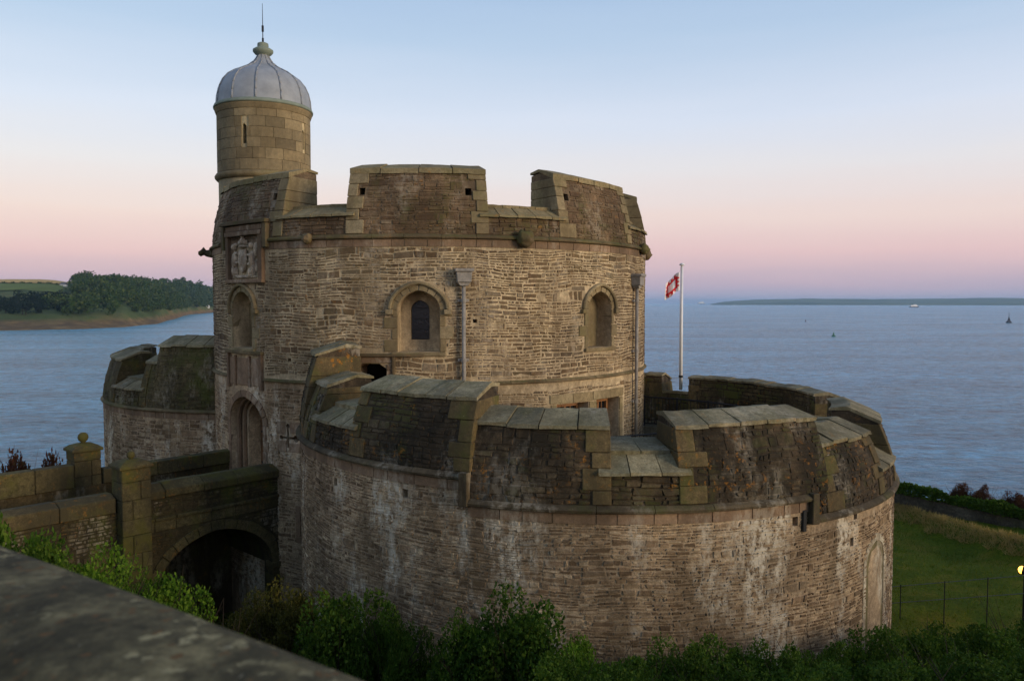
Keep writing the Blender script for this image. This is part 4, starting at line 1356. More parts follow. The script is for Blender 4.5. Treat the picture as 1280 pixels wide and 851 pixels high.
# ------------------------------------------------------------------ the camera-side boundary wall
wd = Vector((0.829, -0.559)); wn = Vector((-0.559, -0.829))
wp = Vector((-0.29, 1.565))
wmap = planemap(wp, wd, wn)
bw = empty('boundary_wall', (wp.x, wp.y, -2.4), 'lichen spotted stone wall with broad rounded coping', 'wall')
for t0, t1 in ((-6.4, -4.4), (-4.38, -2.2), (-2.18, 0.9), (0.92, 2.6)):
    prof = [(0.0, -.93), (-.0, -.795), (.02, -.76), (.06, -.748), (.22, -.738), (.36, -.75), (.43, -.785), (.50, -.85), (.50, -.95)]
    vv = []; n = 14
    for i in range(n + 1):
        t = t0 + (t1 - t0) * i / n
        for d, z in prof:
            q = Vector((t * 3, d * 5, z))
            vv.append(wmap(t, z + 0.008 * noise.noise(q), d + 0.008 * noise.noise(q + Vector((7, 0, 0)))))
    k = len(prof)
    ff = []
    for i in range(n):
        for q in range(k):
            ff.append((i * k + q, (i + 1) * k + q, (i + 1) * k + (q + 1) % k, i * k + (q + 1) % k))
    ff += [tuple(range(k)), tuple(n * k + q for q in reversed(range(k)))]
    obj('coping_stone', vv, ff, MAT['front'], bw, smooth=True)
v, f = prism([(-6.4, -3.2), (2.6, -3.2), (2.6, -.94), (-6.4, -.94)], wmap, .04, .46)
obj('wall_body', v, f, MAT['bast_mortar'], bw)
ws = rubble(lambda u, z, d: wmap(u, z, .04 - d), -6.4, 2.6, -2.6, -.96, seed=170) + rubble(lambda u, z, d: wmap(u, z, .46 + d), -6.4, 2.6, -2.2, -.96, seed=171)
add_rubble(ws, MAT['seawall'], bw, 0)

# ------------------------------------------------------------------ sea wall, hedge, fence, lamp
swmap = planemap(SW0, SWD, -SWN)     # depth towards the lawn
swl = empty('sea_wall', (SW0.x, SW0.y, -11.4), 'low grey rubble wall at the seaward edge of the lawn', 'wall')
v, f = prism([(-9, -12.5), (16, -12.5), (16, -9.75), (-9, -9.75)], swmap, -0.45, 0)
sb = obj('wall_body', v, f, stone('sea wall mortar', [(0.075, 0.07, 0.06)], 0.4, dark=0.4), swl, fix=True)
hol = [(1.55, 2.0, -11.05, -10.7), (2.25, 2.75, -11.05, -10.7), (-1.0, -.6, -10.9, -10.5), (5.4, 5.9, -11.1, -10.75)]
cut(sb, [prism([(a, c), (b, c), (b, d), (a, d)], swmap, -0.35, 0.3) for a, b, c, d in hol])
add_rubble(rubble(swmap, -9, 16, -12.0, -9.78, lambda u, z: any(a - .03 < u < b + .03 and c - .03 < z < d + .03 for a, b, c, d in hol), seed=180, hr=(0.09, 0.18), lr=(0.2, 0.6)), MAT['seawall'], swl, 0)

def leafmat(name, c0, c1, c2):
    s = N(name, 0.75, 0.15)
    c = s.ramp(s.rnd(), [(0.0, c0), (0.55, c1), (1.0, c2)])
    c = s.mix(1.0, c, s.ramp(s.noise(1.6, 4), [(0.3, 0.7), (0.7, 1.3)]), 'MULTIPLY')
    s.col(c)
    tr = s.n('ShaderNodeBsdfTranslucent')
    s.l(c, tr.inputs[0])
    mx = s.n('ShaderNodeMixShader')
    mx.inputs[0].default_value = 0.35
    s.l(s.b.outputs[0], mx.inputs[1]); s.l(tr.outputs[0], mx.inputs[2])
    s.l(mx.outputs[0], s.t.nodes['Material Output'].inputs['Surface'])
    return s.m
LEAF = dict(bright=leafmat('bright green leaves', (0.06, 0.13, 0.008), (0.11, 0.20, 0.014), (0.18, 0.26, 0.025)),
            mid=leafmat('mid green leaves', (0.04, 0.085, 0.008), (0.07, 0.13, 0.012), (0.12, 0.17, 0.02)),
            dark=leafmat('dark green leaves', (0.03, 0.07, 0.007), (0.055, 0.11, 0.010), (0.10, 0.15, 0.016)),
            olive=leafmat('olive leaves', (0.065, 0.062, 0.010), (0.105, 0.095, 0.016), (0.15, 0.12, 0.022)),
            rust=leafmat('rusty leaves', (0.06, 0.022, 0.012), (0.10, 0.04, 0.02), (0.09, 0.06, 0.025)),
            wood=leafmat('woodland leaves', (0.022, 0.05, 0.012), (0.05, 0.09, 0.02), (0.11, 0.13, 0.035)),
            pine=leafmat('pine needles', (0.008, 0.02, 0.012), (0.013, 0.028, 0.015), (0.02, 0.036, 0.018)),
            dry=leafmat('dry grass', (0.32, 0.22, 0.06), (0.42, 0.29, 0.10), (0.26, 0.21, 0.06)),
            blade=leafmat('grass blades', (0.06, 0.10, 0.006), (0.11, 0.15, 0.01), (0.17, 0.155, 0.022)))
MAT['bark'] = plain('bark', (0.05, 0.036, 0.024), 0.9, 0.1, var=0.4)
def leaf_quads(P, size, rng, up=0.25, aspect=0.6):
    """numpy: a bent diamond leaf at each point"""
    n = len(P)
    d = rng.normal(size=(n, 3)); d[:, 2] = np.abs(d[:, 2]) * 0.5 + up * rng.random(n)
    d /= np.linalg.norm(d, axis=1)[:, None]
    r = rng.normal(size=(n, 3))
    a = np.cross(d, r); a /= np.linalg.norm(a, axis=1)[:, None]
    sz = size * (0.6 + 0.8 * rng.random(n))[:, None]
    nn = np.cross(a, d)
    A = P; B = P + d * sz * 0.5 + a * sz * aspect * 0.5 + nn * sz * 0.08; C = P + d * sz - nn * sz * 0.1; D = P + d * sz * 0.5 - a * sz * aspect * 0.5 + nn * sz * 0.08
    V = np.stack([A, B, C, D], 1).reshape(-1, 3)
    Fc = np.arange(4 * n).reshape(n, 4)
    return V, Fc
def np_mesh(name, V, Fc, mat):
    me = bpy.data.meshes.new(name)
    me.vertices.add(len(V)); me.vertices.foreach_set('co', np.asarray(V, dtype=np.float32).ravel())
    k = Fc.shape[1]
    me.loops.add(Fc.size); me.loops.foreach_set('vertex_index', Fc.ravel().astype(np.int32))
    me.polygons.add(len(Fc)); me.polygons.foreach_set('loop_start', np.arange(0, Fc.size, k, dtype=np.int32))
    me.polygons.foreach_set('loop_total', np.full(len(Fc), k, dtype=np.int32))
    me.update(calc_edges=True)
    me.materials.append(mat)
    return me
def shrub_mesh(seed, n=5200, leaf=0.085):
    """foliage in a unit dome (radius 1, height 1), broken into clumps"""
    rng = np.random.default_rng(seed)
    cl = []
    for i in range(34):
        a = rng.random() * 2 * math.pi
        e = math.asin(rng.random() ** 0.8)
        r = 0.62 + 0.38 * rng.random()
        cl.append((r * math.cos(a) * math.cos(e), r * math.sin(a) * math.cos(e), 0.08 + 0.86 * r * math.sin(e), 0.13 + 0.17 * rng.random()))
    cl.append((0, 0, 0.4, 0.4))
    cl = np.array(cl)
    idx = rng.integers(0, len(cl), n)
    d = rng.normal(size=(n, 3)); d /= np.linalg.norm(d, axis=1)[:, None]
    rr = cl[idx, 3] * (0.55 + 0.55 * rng.random(n) ** 0.5)
    P = cl[idx, :3] + d * rr[:, None]
    # a few stray shoots
    k = n // 14
    P[:k] = cl[idx[:k], :3] * (1.08 + 0.12 * rng.random((k, 1)))
    P[:, 2] = np.maximum(P[:, 2], 0.01)
    return leaf_quads(P, leaf, rng)
SH = {}
def shrub(x, y, h, wd_, kind, label, group=None, seed=0, zoff=0.0):
    key = (kind, seed % 4)
    if key not in SH:
        V, Fc = shrub_mesh(seed % 4 + 10, n=21000, leaf=0.046)
        SH[key] = np_mesh('foliage', V, Fc, LEAF[kind])
    z = ground(x, y) - 0.05 + zoff
    o = empty('shrub', (x, y, z), label, 'shrub', group)
    fo_ = bpy.data.objects.new('foliage', SH[key]); COL.objects.link(fo_)
    fo_.parent = o; fo_.scale = (wd_, wd_, h); fo_.rotation_euler = (0, 0, seed * 1.7)
    rng = random.Random(seed)
    m = MB()
    for i in range(6):
        a = rng.random() * 6.28
        p1 = (x + .35 * wd_ * math.cos(a), y + .35 * wd_ * math.sin(a), z + .55 * h)
        m.add(*tube((x + .06 * math.cos(a), y + .06 * math.sin(a), z), p1, .025, .012, 5))
        p2 = (x + .7 * wd_ * math.cos(a + .3), y + .7 * wd_ * math.sin(a + .3), z + .8 * h)
        m.add(*tube(p1, p2, .012, .005, 5))
    for i in range(16):
        a = rng.random() * 6.28
        r0, r1 = wd_ * rng.uniform(.2, .6), wd_ * rng.uniform(.6, 1.05)
        m.add(*tube((x + r0 * math.cos(a), y + r0 * math.sin(a), z + h * rng.uniform(.35, .6)), (x + r1 * math.cos(a + .2), y + r1 * math.sin(a + .2), z + h * rng.uniform(.7, 1.12)), .009, .003, 4))
    m.build('stem', MAT['bark'], o)
    return o
CP, SPn = math.cos(PITCH), math.sin(PITCH)
def at(px, py, Y):
    """point on a pixel's sight line at forward distance Y"""
    u = (px - 640) / 980; q = -(py - 425.5) / 980
    d = Vector((u, CP + q * SPn, -SPn + q * CP))
    return d * (Y / d.y)
SHR = [  # px, py of the top, distance, half width, kind, label, group
    (12, 655, 10.0, 1.0, 'mid', 0), (66, 676, 10.4, 1.0, 'bright', 0), (118, 700, 10.8, 0.95, 'bright', 0), (168, 716, 11.4, 0.95, 'bright', 0), (212, 732, 12.0, 0.85, 'bright', 0), (252, 768, 11.4, 0.8, 'mid', 0),
    (318, 752, 14.6, 0.85, 'olive', 1), (366, 738, 14.4, 1.05, 'olive', 9), (436, 742, 13.4, 1.15, 'mid', 2), (492, 752, 13.0, 0.8, 'mid', 10),
    (655, 752, 11.6, 1.25, 'dark', 3), (596, 775, 11.4, 0.85, 'dark', 4), (722, 800, 11.0, 0.75, 'bright', 5),
    (790, 815, 10.6, 0.85, 'mid', 6), (850, 806, 11.2, 0.85, 'mid', 6), (912, 800, 11.8, 0.9, 'mid', 6), (975, 808, 11.6, 0.85, 'mid', 6), (1036, 800, 12.4, 0.9, 'mid', 6),
    (1092, 792, 13.4, 0.95, 'dark', 7), (1150, 786, 14.2, 1.1, 'dark', 7), (1215, 782, 14.6, 1.1, 'dark', 7), (1275, 770, 15.2, 1.2, 'dark', 7),
    (760, 838, 9.4, 0.8, 'dark', 8), (1100, 828, 10.4, 1.0, 'dark', 8), (1190, 822, 10.8, 1.1, 'dark', 8), (1275, 812, 11.2, 1.1, 'dark', 8), (690, 825, 9.6, 0.8, 'mid', 8), (1000, 838, 9.6, .9, 'dark', 8), (900, 838, 9.4, .9, 'dark', 8)]
SHL = [('bright leafy bush on the bank below the bridge approach', 'bushes on the bank by the bridge'), ('smaller olive yellow bush growing before the dark bridge arch', None),
       ('round green bush beside the olive bush, against the bastion wall', None), ('largest dark green bush in front of the bastion', None), ('small dark bush touching the largest bush', None),
       ('small bright green bush touching the largest dark bush', None), ('leafy green bush in the row under the bastion wall', 'row of bushes under the bastion'), ('dark bush in the row in front of the wire fence', 'dark bushes before the lawn fence'),
       ('dark low bush on the slope under the row of bushes', 'low bushes on the slope'),
       ('larger olive yellow bush between the bridge arch and the bastion wall', None), ('smaller green bush beside the round one at the foot of the bastion', None)]
for i, (px, py, Y, hw, kd, li) in enumerate(SHR):
    p = at(px, py, Y)
    h = max(0.8, (p.z - ground(p.x, p.y)) * 0.95)
    shrub(p.x, p.y, h, hw * 1.0, kd, SHL[li][0], SHL[li][1], seed=i)
# rusty shrubs behind the hedge and the far bridge parapet
for i, (t, q) in enumerate(((2.6, 0.9), (3.5, 1.1), (4.9, 1.0), (5.6, 0.9))):
    p = SW0 + SWD * t + SWN * q
    shrub(p.x, p.y, -9.35 + 0.45 + 0.1 * (i % 2) - ground(p.x, p.y), 0.75, 'rust', 'rust brown shrub rising behind the hedge on the sea wall', 'rust shrubs behind the sea wall', seed=60 + i)
for i, (px, Y) in enumerate(((5, 22.5), (30, 22.8), (52, 23.2))):
    p = at(px, 588, Y)
    shrub(p.x, p.y, p.z - ground(p.x, p.y), 1.3, 'rust', 'red leaved shrub showing over the far bridge parapet', 'red shrubs behind the bridge', seed=70 + i)
# hedge along the wall top
rngn = np.random.default_rng(5)
n = 26000
t = rngn.random(n) * 25 - 9
aa = rngn.random(n) * math.pi
rr = 0.36 * (0.5 + 0.5 * rngn.random(n) ** .5) * (1 + 0.2 * np.sin(t * 1.7) + 0.15 * np.sin(t * 4.1 + 1))
dd = rr * np.cos(aa) * 0.9 - 0.2
zz = -9.72 + rr * np.sin(aa) * 1.25
P = np.stack([SW0.x + SWD.x * t - SWN.x * dd, SW0.y + SWD.y * t - SWN.y * dd, zz], 1)
V, Fc = leaf_quads(P - np.array([SW0.x, SW0.y, -9.75]), 0.13, rngn)
hed = empty('hedge', (SW0.x, SW0.y, -9.75), 'clipped green hedge growing along the top of the sea wall', 'hedge')
ho = bpy.data.objects.new('foliage', np_mesh('foliage', V, Fc, LEAF['mid'])); COL.objects.link(ho); ho.parent = hed
# wire fence
fe = empty('lawn_fence', (*at(1181, 735, 22.5).xy, -9.9), 'thin wire fence with slim posts crossing the lawn beside the bastion', 'fence')
fpts = []
for px in (1072, 1126, 1181, 1235, 1290, 1345):
    p = at(px, 732 - (px - 1126) * 0.085, 23.0 - (px - 1126) * 0.012)
    fpts.append(p)
    v, f = tube((p.x, p.y, ground(p.x, p.y) - .1), (p.x, p.y, p.z + .04), 0.015, n=6)
    obj('post', v, f, MAT['iron'], fe)
for dz in (0.0, -0.5):
    for a, b in zip(fpts, fpts[1:]):
        v, f = tube((a.x, a.y, a.z + dz), (b.x, b.y, b.z + dz), 0.011, n=5)
        obj('wire', v, f, plain('grey wire', (0.10, 0.11, 0.11), 0.5) if 'grey wire' not in bpy.data.materials else bpy.data.materials['grey wire'], fe)
# lit floodlight
p = at(1281, 713, 21.5)
gz = ground(p.x, p.y)
fl_ = empty('floodlight', (p.x, p.y, gz), 'small orange lit floodlight on a short post by the fence', 'lamp')
v, f = tube((p.x, p.y, gz - .1), (p.x, p.y, p.z - .12), 0.03, n=8)
obj('post', v, f, MAT['iron'], fl_)
hx = Vector((-0.75, 0.62, 0.15)).normalized()
v, f = tube(p + hx * -0.12, p + hx * 0.06, 0.10, 0.125, 14)
obj('housing', v, f, MAT['iron'], fl_)
s = N('lamp glow', 0.5)
s.b.inputs['Emission Color'].default_value = (1.0, 0.42, 0.05, 1)
s.b.inputs['Emission Strength'].default_value = 6.0
bm = bmesh.new()
bmesh.ops.create_uvsphere(bm, u_segments=14, v_segments=8, radius=0.11)
vv = [tuple(p + hx * 0.05 + q.co) for q in bm.verts]; ff = [[q.index for q in fc.verts] for fc in bm.faces]; bm.free()
obj('lens', vv, ff, s.col((0.9, 0.5, 0.1)), fl_, smooth=True)
ld = bpy.data.lights.new('floodlight', 'SPOT'); ld.energy = 55; ld.color = (1.0, 0.42, 0.1); ld.spot_size = rad(110); ld.shadow_soft_size = 0.1
lo = bpy.data.objects.new('floodlight_beam', ld); COL.objects.link(lo)
lo.parent = fl_
lo.location = Vector(p + hx * 0.2) - Vector((p.x, p.y, gz))
lo.rotation_euler = (hx + Vector((0, 0, -.35))).to_track_quat('-Z', 'Y').to_euler()

# ------------------------------------------------------------------ grass and ground cover
def scatter(name, n, xr, yr, keep_fn, size, mat, seed, label, cat, up, aspect, dens=None):
    rng = np.random.default_rng(seed)
    X = rng.uniform(*xr, n); Y = rng.uniform(*yr, n)
    pts = [(x, y, ground(x, y)) for x, y in zip(X, Y) if keep_fn(x, y)]
    P = np.array(pts)
    org = P.mean(0)
    V, Fc = leaf_quads(P - org, size, rng, up, aspect)
    o = bpy.data.objects.new(name, np_mesh(name, V, Fc, mat)); COL.objects.link(o)
    o.location = (org[0], org[1], org[2] + EZ)
    return tag(o, label, cat, kind='stuff')
def incastle(x, y):
    return math.hypot(x - BC[0], y - BC[1]) < BR + .05 or math.hypot(x - KC[0], y - KC[1]) < KR + .05
def clump(x, y, s=0.6): return noise.noise(Vector((x * s, y * s, 9.0)))
def beyond_wall(x, y):
    return (Vector((x, y)) - wp).dot(-wn) > 0.1
scatter('grass', 60000, (-12, 16), (2, 17), lambda x, y: abs(x) < y * .75 + 1.5 and not incastle(x, y) and beyond_wall(x, y) and clump(x, y) > -.35, 0.22, LEAF['blade'], 1, 'rough grass on the slope before the castle', 'grass', 2.2, 0.07)
scatter('ground_cover', 42000, (-12, 18), (5, 18), lambda x, y: abs(x) < y * .75 + 1.5 and not incastle(x, y) and beyond_wall(x, y) and clump(x, y, .45) > -.02, 0.11, LEAF['dark'], 2, 'low dark leafy ground cover on the slope before the castle', 'ground cover', 0.6, 0.6)
def bank(x, y):
    q = Vector((x, y)) - BK0
    dl, dn = q.dot(BKD), q.dot(BKN)
    return -4 < dl < 11 and abs(dn) < 0.55 + 0.4 * clump(x, y, 1.0)
scatter('dry_grass', 60000, (16, 24), (27, 44), bank, 0.24, LEAF['dry'], 3, 'dry tawny grass along the low bank on the lawn', 'grass', 2.0, 0.09)
scatter('lawn_grass', 60000, (9, 27), (18, 42), lambda x, y: not bank(x, y) and (Vector((x, y)) - SW0).dot(SWN) < -.1 and not incastle(x, y), 0.13, LEAF['blade'], 4, 'short lawn grass below the sea wall', 'grass', 2.0, 0.12)

# ------------------------------------------------------------------ the headland across the water
def dshore(px): return lerp_pts(px, [(-160, 560), (0, 612), (90, 640), (150, 690), (196, 800), (215, 1000), (240, 1450), (275, 1750), (330, 2300)])
def dridge(px): return lerp_pts(px, [(-160, 1350), (0, 1300), (90, 1150), (150, 1120), (230, 1750), (275, 2150), (330, 2700)])
def skyl(px): return lerp_pts(px, [(-160, 351), (0, 349), (60, 349), (90, 353), (130, 354), (200, 358), (235, 361), (275, 366), (330, 374)])
def hpt(px, t):
    u = (px - 640) / 980
    D0, D1 = dshore(px), dridge(px)
    Y = D0 + (D1 - D0) * t
    zr = (378 - skyl(px)) / 980 * D1
    H = zr + EZ
    if t < 0: z = -EZ - 2 + 0
    else:
        beach = min(1, t / 0.03) * 1.2
        cl_ = 7.0 * (1 / (1 + math.exp(-(t - 0.085) / 0.018)))
        up = max(0, t - 0.09) / 0.91
        z = -EZ + beach + cl_ + (H - 8.2) * (up * (1.35 - 0.35 * up)) * 0.98
        z += (3.0 * noise.noise(Vector((px * 0.035, t * 5, 3))) + 1.2 * noise.noise(Vector((px * .12, t * 14, 8)))) * min(1, t * 6) * (1 - 0.6 * t)
    return (u * Y, Y, z)
s = N('headland turf', 0.95, 0.1)
geo_z = s.n('ShaderNodeSeparateXYZ'); s.l(s.pos(), geo_z.inputs[0])
ct = s.ramp(s.noise(0.012, 5, 0.6), [(0.35, (0.06, 0.085, 0.025)), (0.5, (0.095, 0.115, 0.035)), (0.65, (0.17, 0.13, 0.05))])
cr_ = s.ramp(s.noise(0.06, 6, 0.7, (1, 1, 3)), [(0.3, (0.07, 0.05, 0.03)), (0.5, (0.17, 0.11, 0.05)), (0.7, (0.28, 0.19, 0.085))])
zj = s.math('ADD', geo_z.outputs['Z'], s.math('MULTIPLY', s.noise(0.035, 4), 9.0))
MAT['headland'] = s.col(s.mix(s.ramp(s.math('MULTIPLY', zj, 0.02), [(0.17, 0.0), (0.25, 1.0)]), cr_, ct))
s.bump(s.noise(0.15, 6, 0.7), 1.0, 2.0)
pxs = list(np.arange(-160, 332, 4.0))
ts = [-.02, 0, .015, .03, .05, .07, .085, .1, .12, .16, .22, .3, .4, .5, .6, .7, .8, .9, 1.0]
v = [hpt(px, t) for px in pxs for t in ts]
# back slope behind the ridge
k = len(ts)
f = [(i * k + j, (i + 1) * k + j, (i + 1) * k + j + 1, i * k + j + 1) for i in range(len(pxs) - 1) for j in range(k - 1)]
n0 = len(v)
for px in pxs:
    x, y, z = hpt(px, 1.0)
    v.append((x * 1.5, y * 1.5, -EZ - 1))
f += [(i * k + k - 1, (i + 1) * k + k - 1, n0 + i + 1, n0 + i) for i in range(len(pxs) - 1)]
tag(obj('headland', v, f, MAT['headland'], smooth=True), kind='structure')
# fields on the crest
def field(px0, px1, t0, t1, mat, name):
    vv = []; a, b = 14, 6
    for i in range(a + 1):
        for j in range(b + 1):
            px = px0 + (px1 - px0) * i / a
            q = hpt(px, t0 + (t1 - t0) * j / b)
            vv.append((q[0], q[1], q[2] + 0.9))
    ff = [(i * (b + 1) + j, (i + 1) * (b + 1) + j, (i + 1) * (b + 1) + j + 1, i * (b + 1) + j + 1) for i in range(a) for j in range(b)]
    return tag(obj(name, vv, ff, mat, smooth=True), kind='structure')
field(-160, 86, 0.78, 0.995, plain('stubble', (0.55, 0.34, 0.11), 0.95, 0.1, nscale=0.02), 'stubble_field')
field(-160, 80, 0.50, 0.755, plain('pasture', (0.13, 0.16, 0.03), 0.95, 0.1, nscale=0.02), 'pasture_field')
def crown(rng, n, r, hgt, leaf):
    """clumpy tree crown leaves around (0,0,0..hgt)"""
    cl = rng.normal(size=(9, 3)) * np.array([r * .42, r * .42, hgt * .2]) + np.array([0, 0, hgt * .58])
    idx = rng.integers(0, 9, n)
    d = rng.normal(size=(n, 3)); d /= np.linalg.norm(d, axis=1)[:, None]
    P = cl[idx] + d * (r * .42 * (0.6 + .4 * rng.random(n)))[:, None]
    P[:, 2] = np.maximum(P[:, 2], 0.3)
    return leaf_quads(P, leaf, rng, 0.3, 0.8)
rngn = np.random.default_rng(21)
VV = []; FF = []; base = 0
placed = 0
cand = []
for i in range(6000):
    px = rngn.uniform(60, 326); t_ = rngn.uniform(0.12, 1.0)
    if placed > 1100: break
    dens = 1.0
    if px < 96: dens = 0.0 if t_ > 0.42 or t_ < .1 else 0.5
    if px < 150 and t_ < 0.2: dens = 0.25
    if 120 < px < 175 and t_ < 0.30: dens = 0.25
    if px > 175 and t_ < 0.13: dens = 0.35
    if rngn.random() > dens or noise.noise(Vector((px * .06, t_ * 6, 1))) < -0.38: continue
    x, y, z = hpt(px, t_)
    r = rngn.uniform(5, 8.5) * (1.0 + max(0, (y - 900) / 2200))
    V, Fc = crown(rngn, 120, r, r * rngn.uniform(1.2, 1.7), r * .34)
    VV.append(V + np.array([x, y, z - 0.5 + EZ])); FF.append(Fc + base); base += len(V); placed += 1
wo_ = bpy.data.objects.new('woodland', np_mesh('woodland', np.concatenate(VV), np.concatenate(FF), LEAF['wood'])); COL.objects.link(wo_)
tag(wo_, 'dense green woodland covering the far headland', 'woodland', kind='stuff')
def far_tree(px, t_, hgt, r, kind, label, group, seed):
    rng = np.random.default_rng(seed)
    x, y, z = hpt(px, t_)
    o = empty('tree', (x, y, z - .5), label, 'tree', group)
    V, Fc = crown(rng, 420, r, hgt, r * .22)
    c = bpy.data.objects.new('crown', np_mesh('crown', V, Fc, LEAF[kind])); COL.objects.link(c); c.parent = o
    vt, ft = tube((x, y, z - 1), (x, y, z + hgt * .6), r * .07, r * .03, 6)
    obj('trunk', vt, ft, MAT['bark'], o)
rr_ = random.Random(3)
for i in range(16):
    far_tree(2 + i * 5.2 + rr_.uniform(-1.5, 1.5), rr_.uniform(.13, .30), rr_.uniform(9, 12), rr_.uniform(6, 8), 'pine', 'dark pine in the clump on the near shore of the headland', 'dark pines by the inlet', 200 + i)
for i, px in enumerate((100, 112, 128, 143, 152, 160, 185, 224, 230)):
    far_tree(px, .97, rr_.uniform(11, 16) * (1 + (px > 200) * .5), rr_.uniform(7, 11) * (1 + (px > 200) * .5), 'wood', 'round tree standing up on the wooded skyline', 'skyline trees on the headland', 230 + i)
for i in range(8):
    far_tree(i * 11 - 4, .765, 2.6, 3.5, 'wood', 'low hedgerow tree between the green and golden fields', 'hedgerow trees between the fields', 250 + i)
def house(px, t_, w_, h, label, nm='house'):
    x, y, z = hpt(px, t_)
    o = empty(nm, (x, y, z), label, 'house')
    v, f = boxv(x - w_ / 2, x + w_ / 2, y - 3, y + 3, z - 3, z + h), BOXF
    obj('wall', v, f, MAT['white'], o)
    v = [(x - w_ / 2 - .4, y - 3.4, z + h), (x + w_ / 2 + .4, y - 3.4, z + h), (x + w_ / 2 + .4, y + 3.4, z + h), (x - w_ / 2 - .4, y + 3.4, z + h), (x - w_ / 2, y, z + h + 2.4), (x + w_ / 2, y, z + h + 2.4)]
    obj('roof', v, [(0, 3, 2, 1), (0, 1, 5, 4), (2, 3, 4, 5), (0, 4, 3), (1, 2, 5)], plain('grey slates', (0.10, 0.10, 0.11)) if 'grey slates' not in bpy.data.materials else bpy.data.materials['grey slates'], o)
    for dx in (-.28, 0, .28):
        v = boxv(x + dx * w_ - .5, x + dx * w_ + .5, y - 3.06, y - 2.9, z + h * .35, z + h * .75)
        obj('window', v, BOXF, MAT['glass'], o)
house(259, .16, 9, 6, 'white house near the water on the wooded headland')
house(81, .76, 7, 2.5, 'small white house at the edge of the golden field')

# ------------------------------------------------------------------ the far coast across the bay
s = N('far coast', 0.95, 0.1)
MAT['far'] = s.col(s.ramp(s.noise(0.002, 5, 0.6), [(0.35, (0.12, 0.16, 0.13)), (0.6, (0.20, 0.23, 0.16))]))  # extra haze put into the colour: land lightened to look fainter
vv = []
pxs = list(np.arange(888, 1700, 6.0))
for px in pxs:
    u = (px - 640) / 980
    D = 6800 - (px - 888) * 2.2
    D = max(4800, D)
    hh = lerp_pts(px, [(888, 0), (905, 1.6), (950, 4.2), (1010, 5.4), (1100, 4.8), (1180, 5.6), (1230, 6.6), (1300, 6.0), (1500, 7.5), (1700, 3)])
    hh += 0.5 * noise.noise(Vector((px * .05, 0, 0))) + 0.25 * noise.noise(Vector((px * .21, 0, 0)))
    top = max(1.0, hh / 980 * D + EZ * min(1, (px - 880) / 30)) - EZ
    vv += [(u * D, D, -EZ - 1), (u * D, D + 10, -EZ + min(9, max(1, (top + EZ) * .25))), (u * (D + 500), D + 500, (top - EZ) / 2 - 2), (u * (D + 1000), D + 1000, top), (u * (D + 3000), D + 3000, -EZ - 1)]
ff = [(i * 5 + j, (i + 1) * 5 + j, (i + 1) * 5 + j + 1, i * 5 + j + 1) for i in range(len(pxs) - 1) for j in range(4)]
tag(obj('far_coast', vv, ff, MAT['far'], smooth=True), kind='structure')

# ------------------------------------------------------------------ ships and buoys
def sea_at(px, py):
    d = at(px, py, 1.0)
    return d * (-EZ / d.z)
def ship(px, py, L, label, hullc):
    p = sea_at(px, py)
    o = empty('ferry', (p.x, p.y, -EZ), label, 'ship')
    a = rad(18)
    hw = L * .085
    st = [(-.5, .8, .1), (-.3, 1, .105), (.2, 1, .105), (.38, .7, .115), (.5, .05, .135)]
    v = []; n = len(st)
    for x, w_, h in st:
        v += [(x * L, -hw * w_ * .7, -1.0), (x * L, -hw * w_, h * L * .7), (x * L, hw * w_, h * L * .7), (x * L, hw * w_ * .7, -1.0)]
    f = [(i * 4 + q, (i + 1) * 4 + q, (i + 1) * 4 + (q + 1) % 4, i * 4 + (q + 1) % 4) for i in range(n - 1) for q in range(4)] + [(0, 1, 2, 3), tuple((n - 1) * 4 + q for q in (3, 2, 1, 0))]
    obj('hull', rotz(v, a, (p.x, p.y, -EZ)), f, hullc, o)
    h0 = .073 * L
    for (x0, x1, z0, z1, w_) in ((-.46, .30, h0, h0 + .075 * L, .9), (-.40, .24, h0 + .076 * L, h0 + .13 * L, .8), (-.05, .2, h0 + .131 * L, h0 + .18 * L, .7)):
        obj('deck_house', rotz(boxv(x0 * L, x1 * L, -hw * w_, hw * w_, z0, z1), a, (p.x, p.y, -EZ)), BOXF, MAT['white'], o, bevel=.2)
        for q in range(7):
            xx = (x0 + (x1 - x0) * (q + .5) / 7) * L
            obj('window', rotz(boxv(xx - .02 * L, xx + .02 * L, -hw * w_ - .06, -hw * w_ + .05, z0 + (z1 - z0) * .4, z0 + (z1 - z0) * .75), a, (p.x, p.y, -EZ)), BOXF, MAT['glass'], o)
    v, f = tube((-.2 * L, 0, h0 + .13 * L), (-.22 * L, 0, h0 + .23 * L), .035 * L, .03 * L, 10)
    obj('funnel', rotz(v, a, (p.x, p.y, -EZ)), f, hullc, o)
    v, f = tube((.12 * L, 0, h0 + .18 * L), (.12 * L, 0, h0 + .28 * L), .006 * L, n=6)
    obj('mast', rotz(v, a, (p.x, p.y, -EZ)), f, MAT['white'], o)
ship(1143, 384.2, 52, 'white ferry crossing the bay before the far coast', plain('navy hull', (0.02, 0.025, 0.05)))
ship(877, 379.9, 130, 'distant pale ship on the open horizon', plain('grey hull', (0.2, 0.22, 0.25)))
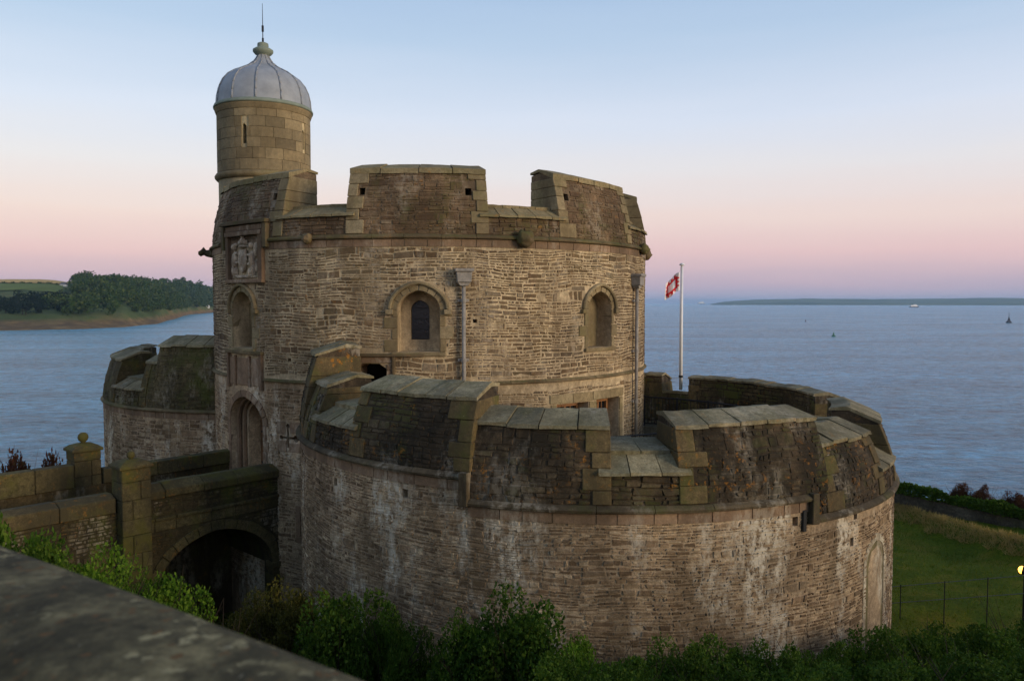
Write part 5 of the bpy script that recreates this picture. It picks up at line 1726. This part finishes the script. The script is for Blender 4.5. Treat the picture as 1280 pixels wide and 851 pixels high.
def buoy(px, py, h, col, label, conical=True, topmark=False):
    p = sea_at(px, py)
    o = empty('buoy', (p.x, p.y, -EZ), label, 'buoy')
    c = (p.x, p.y)
    v, f = lathe(c, [(.42 * h, -EZ - .3), (.45 * h, -EZ + .05 * h), (.42 * h, -EZ + .2 * h), (.1 * h, -EZ + .21 * h)], 14)
    obj('float', v, f, col, o, smooth=False)
    m = MB()
    for k in range(4):
        a = k * math.pi / 2 + .4
        m.add(*tube((c[0] + .3 * h * math.cos(a), c[1] + .3 * h * math.sin(a), -EZ + .2 * h), (c[0] + .06 * h * math.cos(a), c[1] + .06 * h * math.sin(a), -EZ + .78 * h), .03 * h, n=5))
    m.build('lattice', col, o)
    v, f = lathe(c, [(.24 * h, -EZ + .3 * h), (.07 * h, -EZ + .74 * h)], 10)
    obj('radar_cone', v, f, col, o)
    v, f = lathe(c, [(.01, -EZ + 1.0 * h), (.12 * h, -EZ + .84 * h), (.01, -EZ + .8 * h)] if conical else [(.09 * h, -EZ + .76 * h), (.09 * h, -EZ + .96 * h)], 10)
    obj('topmark', v, f, col, o)
    if topmark:
        v, f = tube((c[0], c[1], -EZ + .9 * h), (c[0], c[1], -EZ + 1.7 * h), .03 * h, n=6)
        obj('mast', v, f, col, o)
buoy(1042, 420.5, 3.0, plain('green paint', (0.005, 0.16, 0.08)), 'green conical navigation buoy floating in the bay')
buoy(1261, 403.5, 6.5, plain('black paint', (0.010, 0.011, 0.016)), 'tall dark beacon buoy with a mast in the bay', False, True)
buoy(1007, 401.8, 2.2, plain('dark red paint', (0.06, 0.012, 0.012)), 'tiny dark buoy farther out than the green one', False)

# ------------------------------------------------------------------ haze
s = bpy.data.materials.new('haze')
s.use_nodes = True
s.node_tree.nodes.clear()
o_ = s.node_tree.nodes.new('ShaderNodeOutputMaterial')
pv = s.node_tree.nodes.new('ShaderNodeVolumePrincipled')
pv.inputs['Color'].default_value = (0.45, 0.70, 1.0, 1)
pv.inputs['Density'].default_value = 0.00006
s.node_tree.links.new(pv.outputs[0], o_.inputs['Volume'])
HZ = 25000
hz = obj('haze', boxv(-HZ, HZ, -HZ, HZ, -EZ - 4, 75), BOXF, s)
tag(hz, kind='stuff')
scene.cycles.volume_bounces = 0
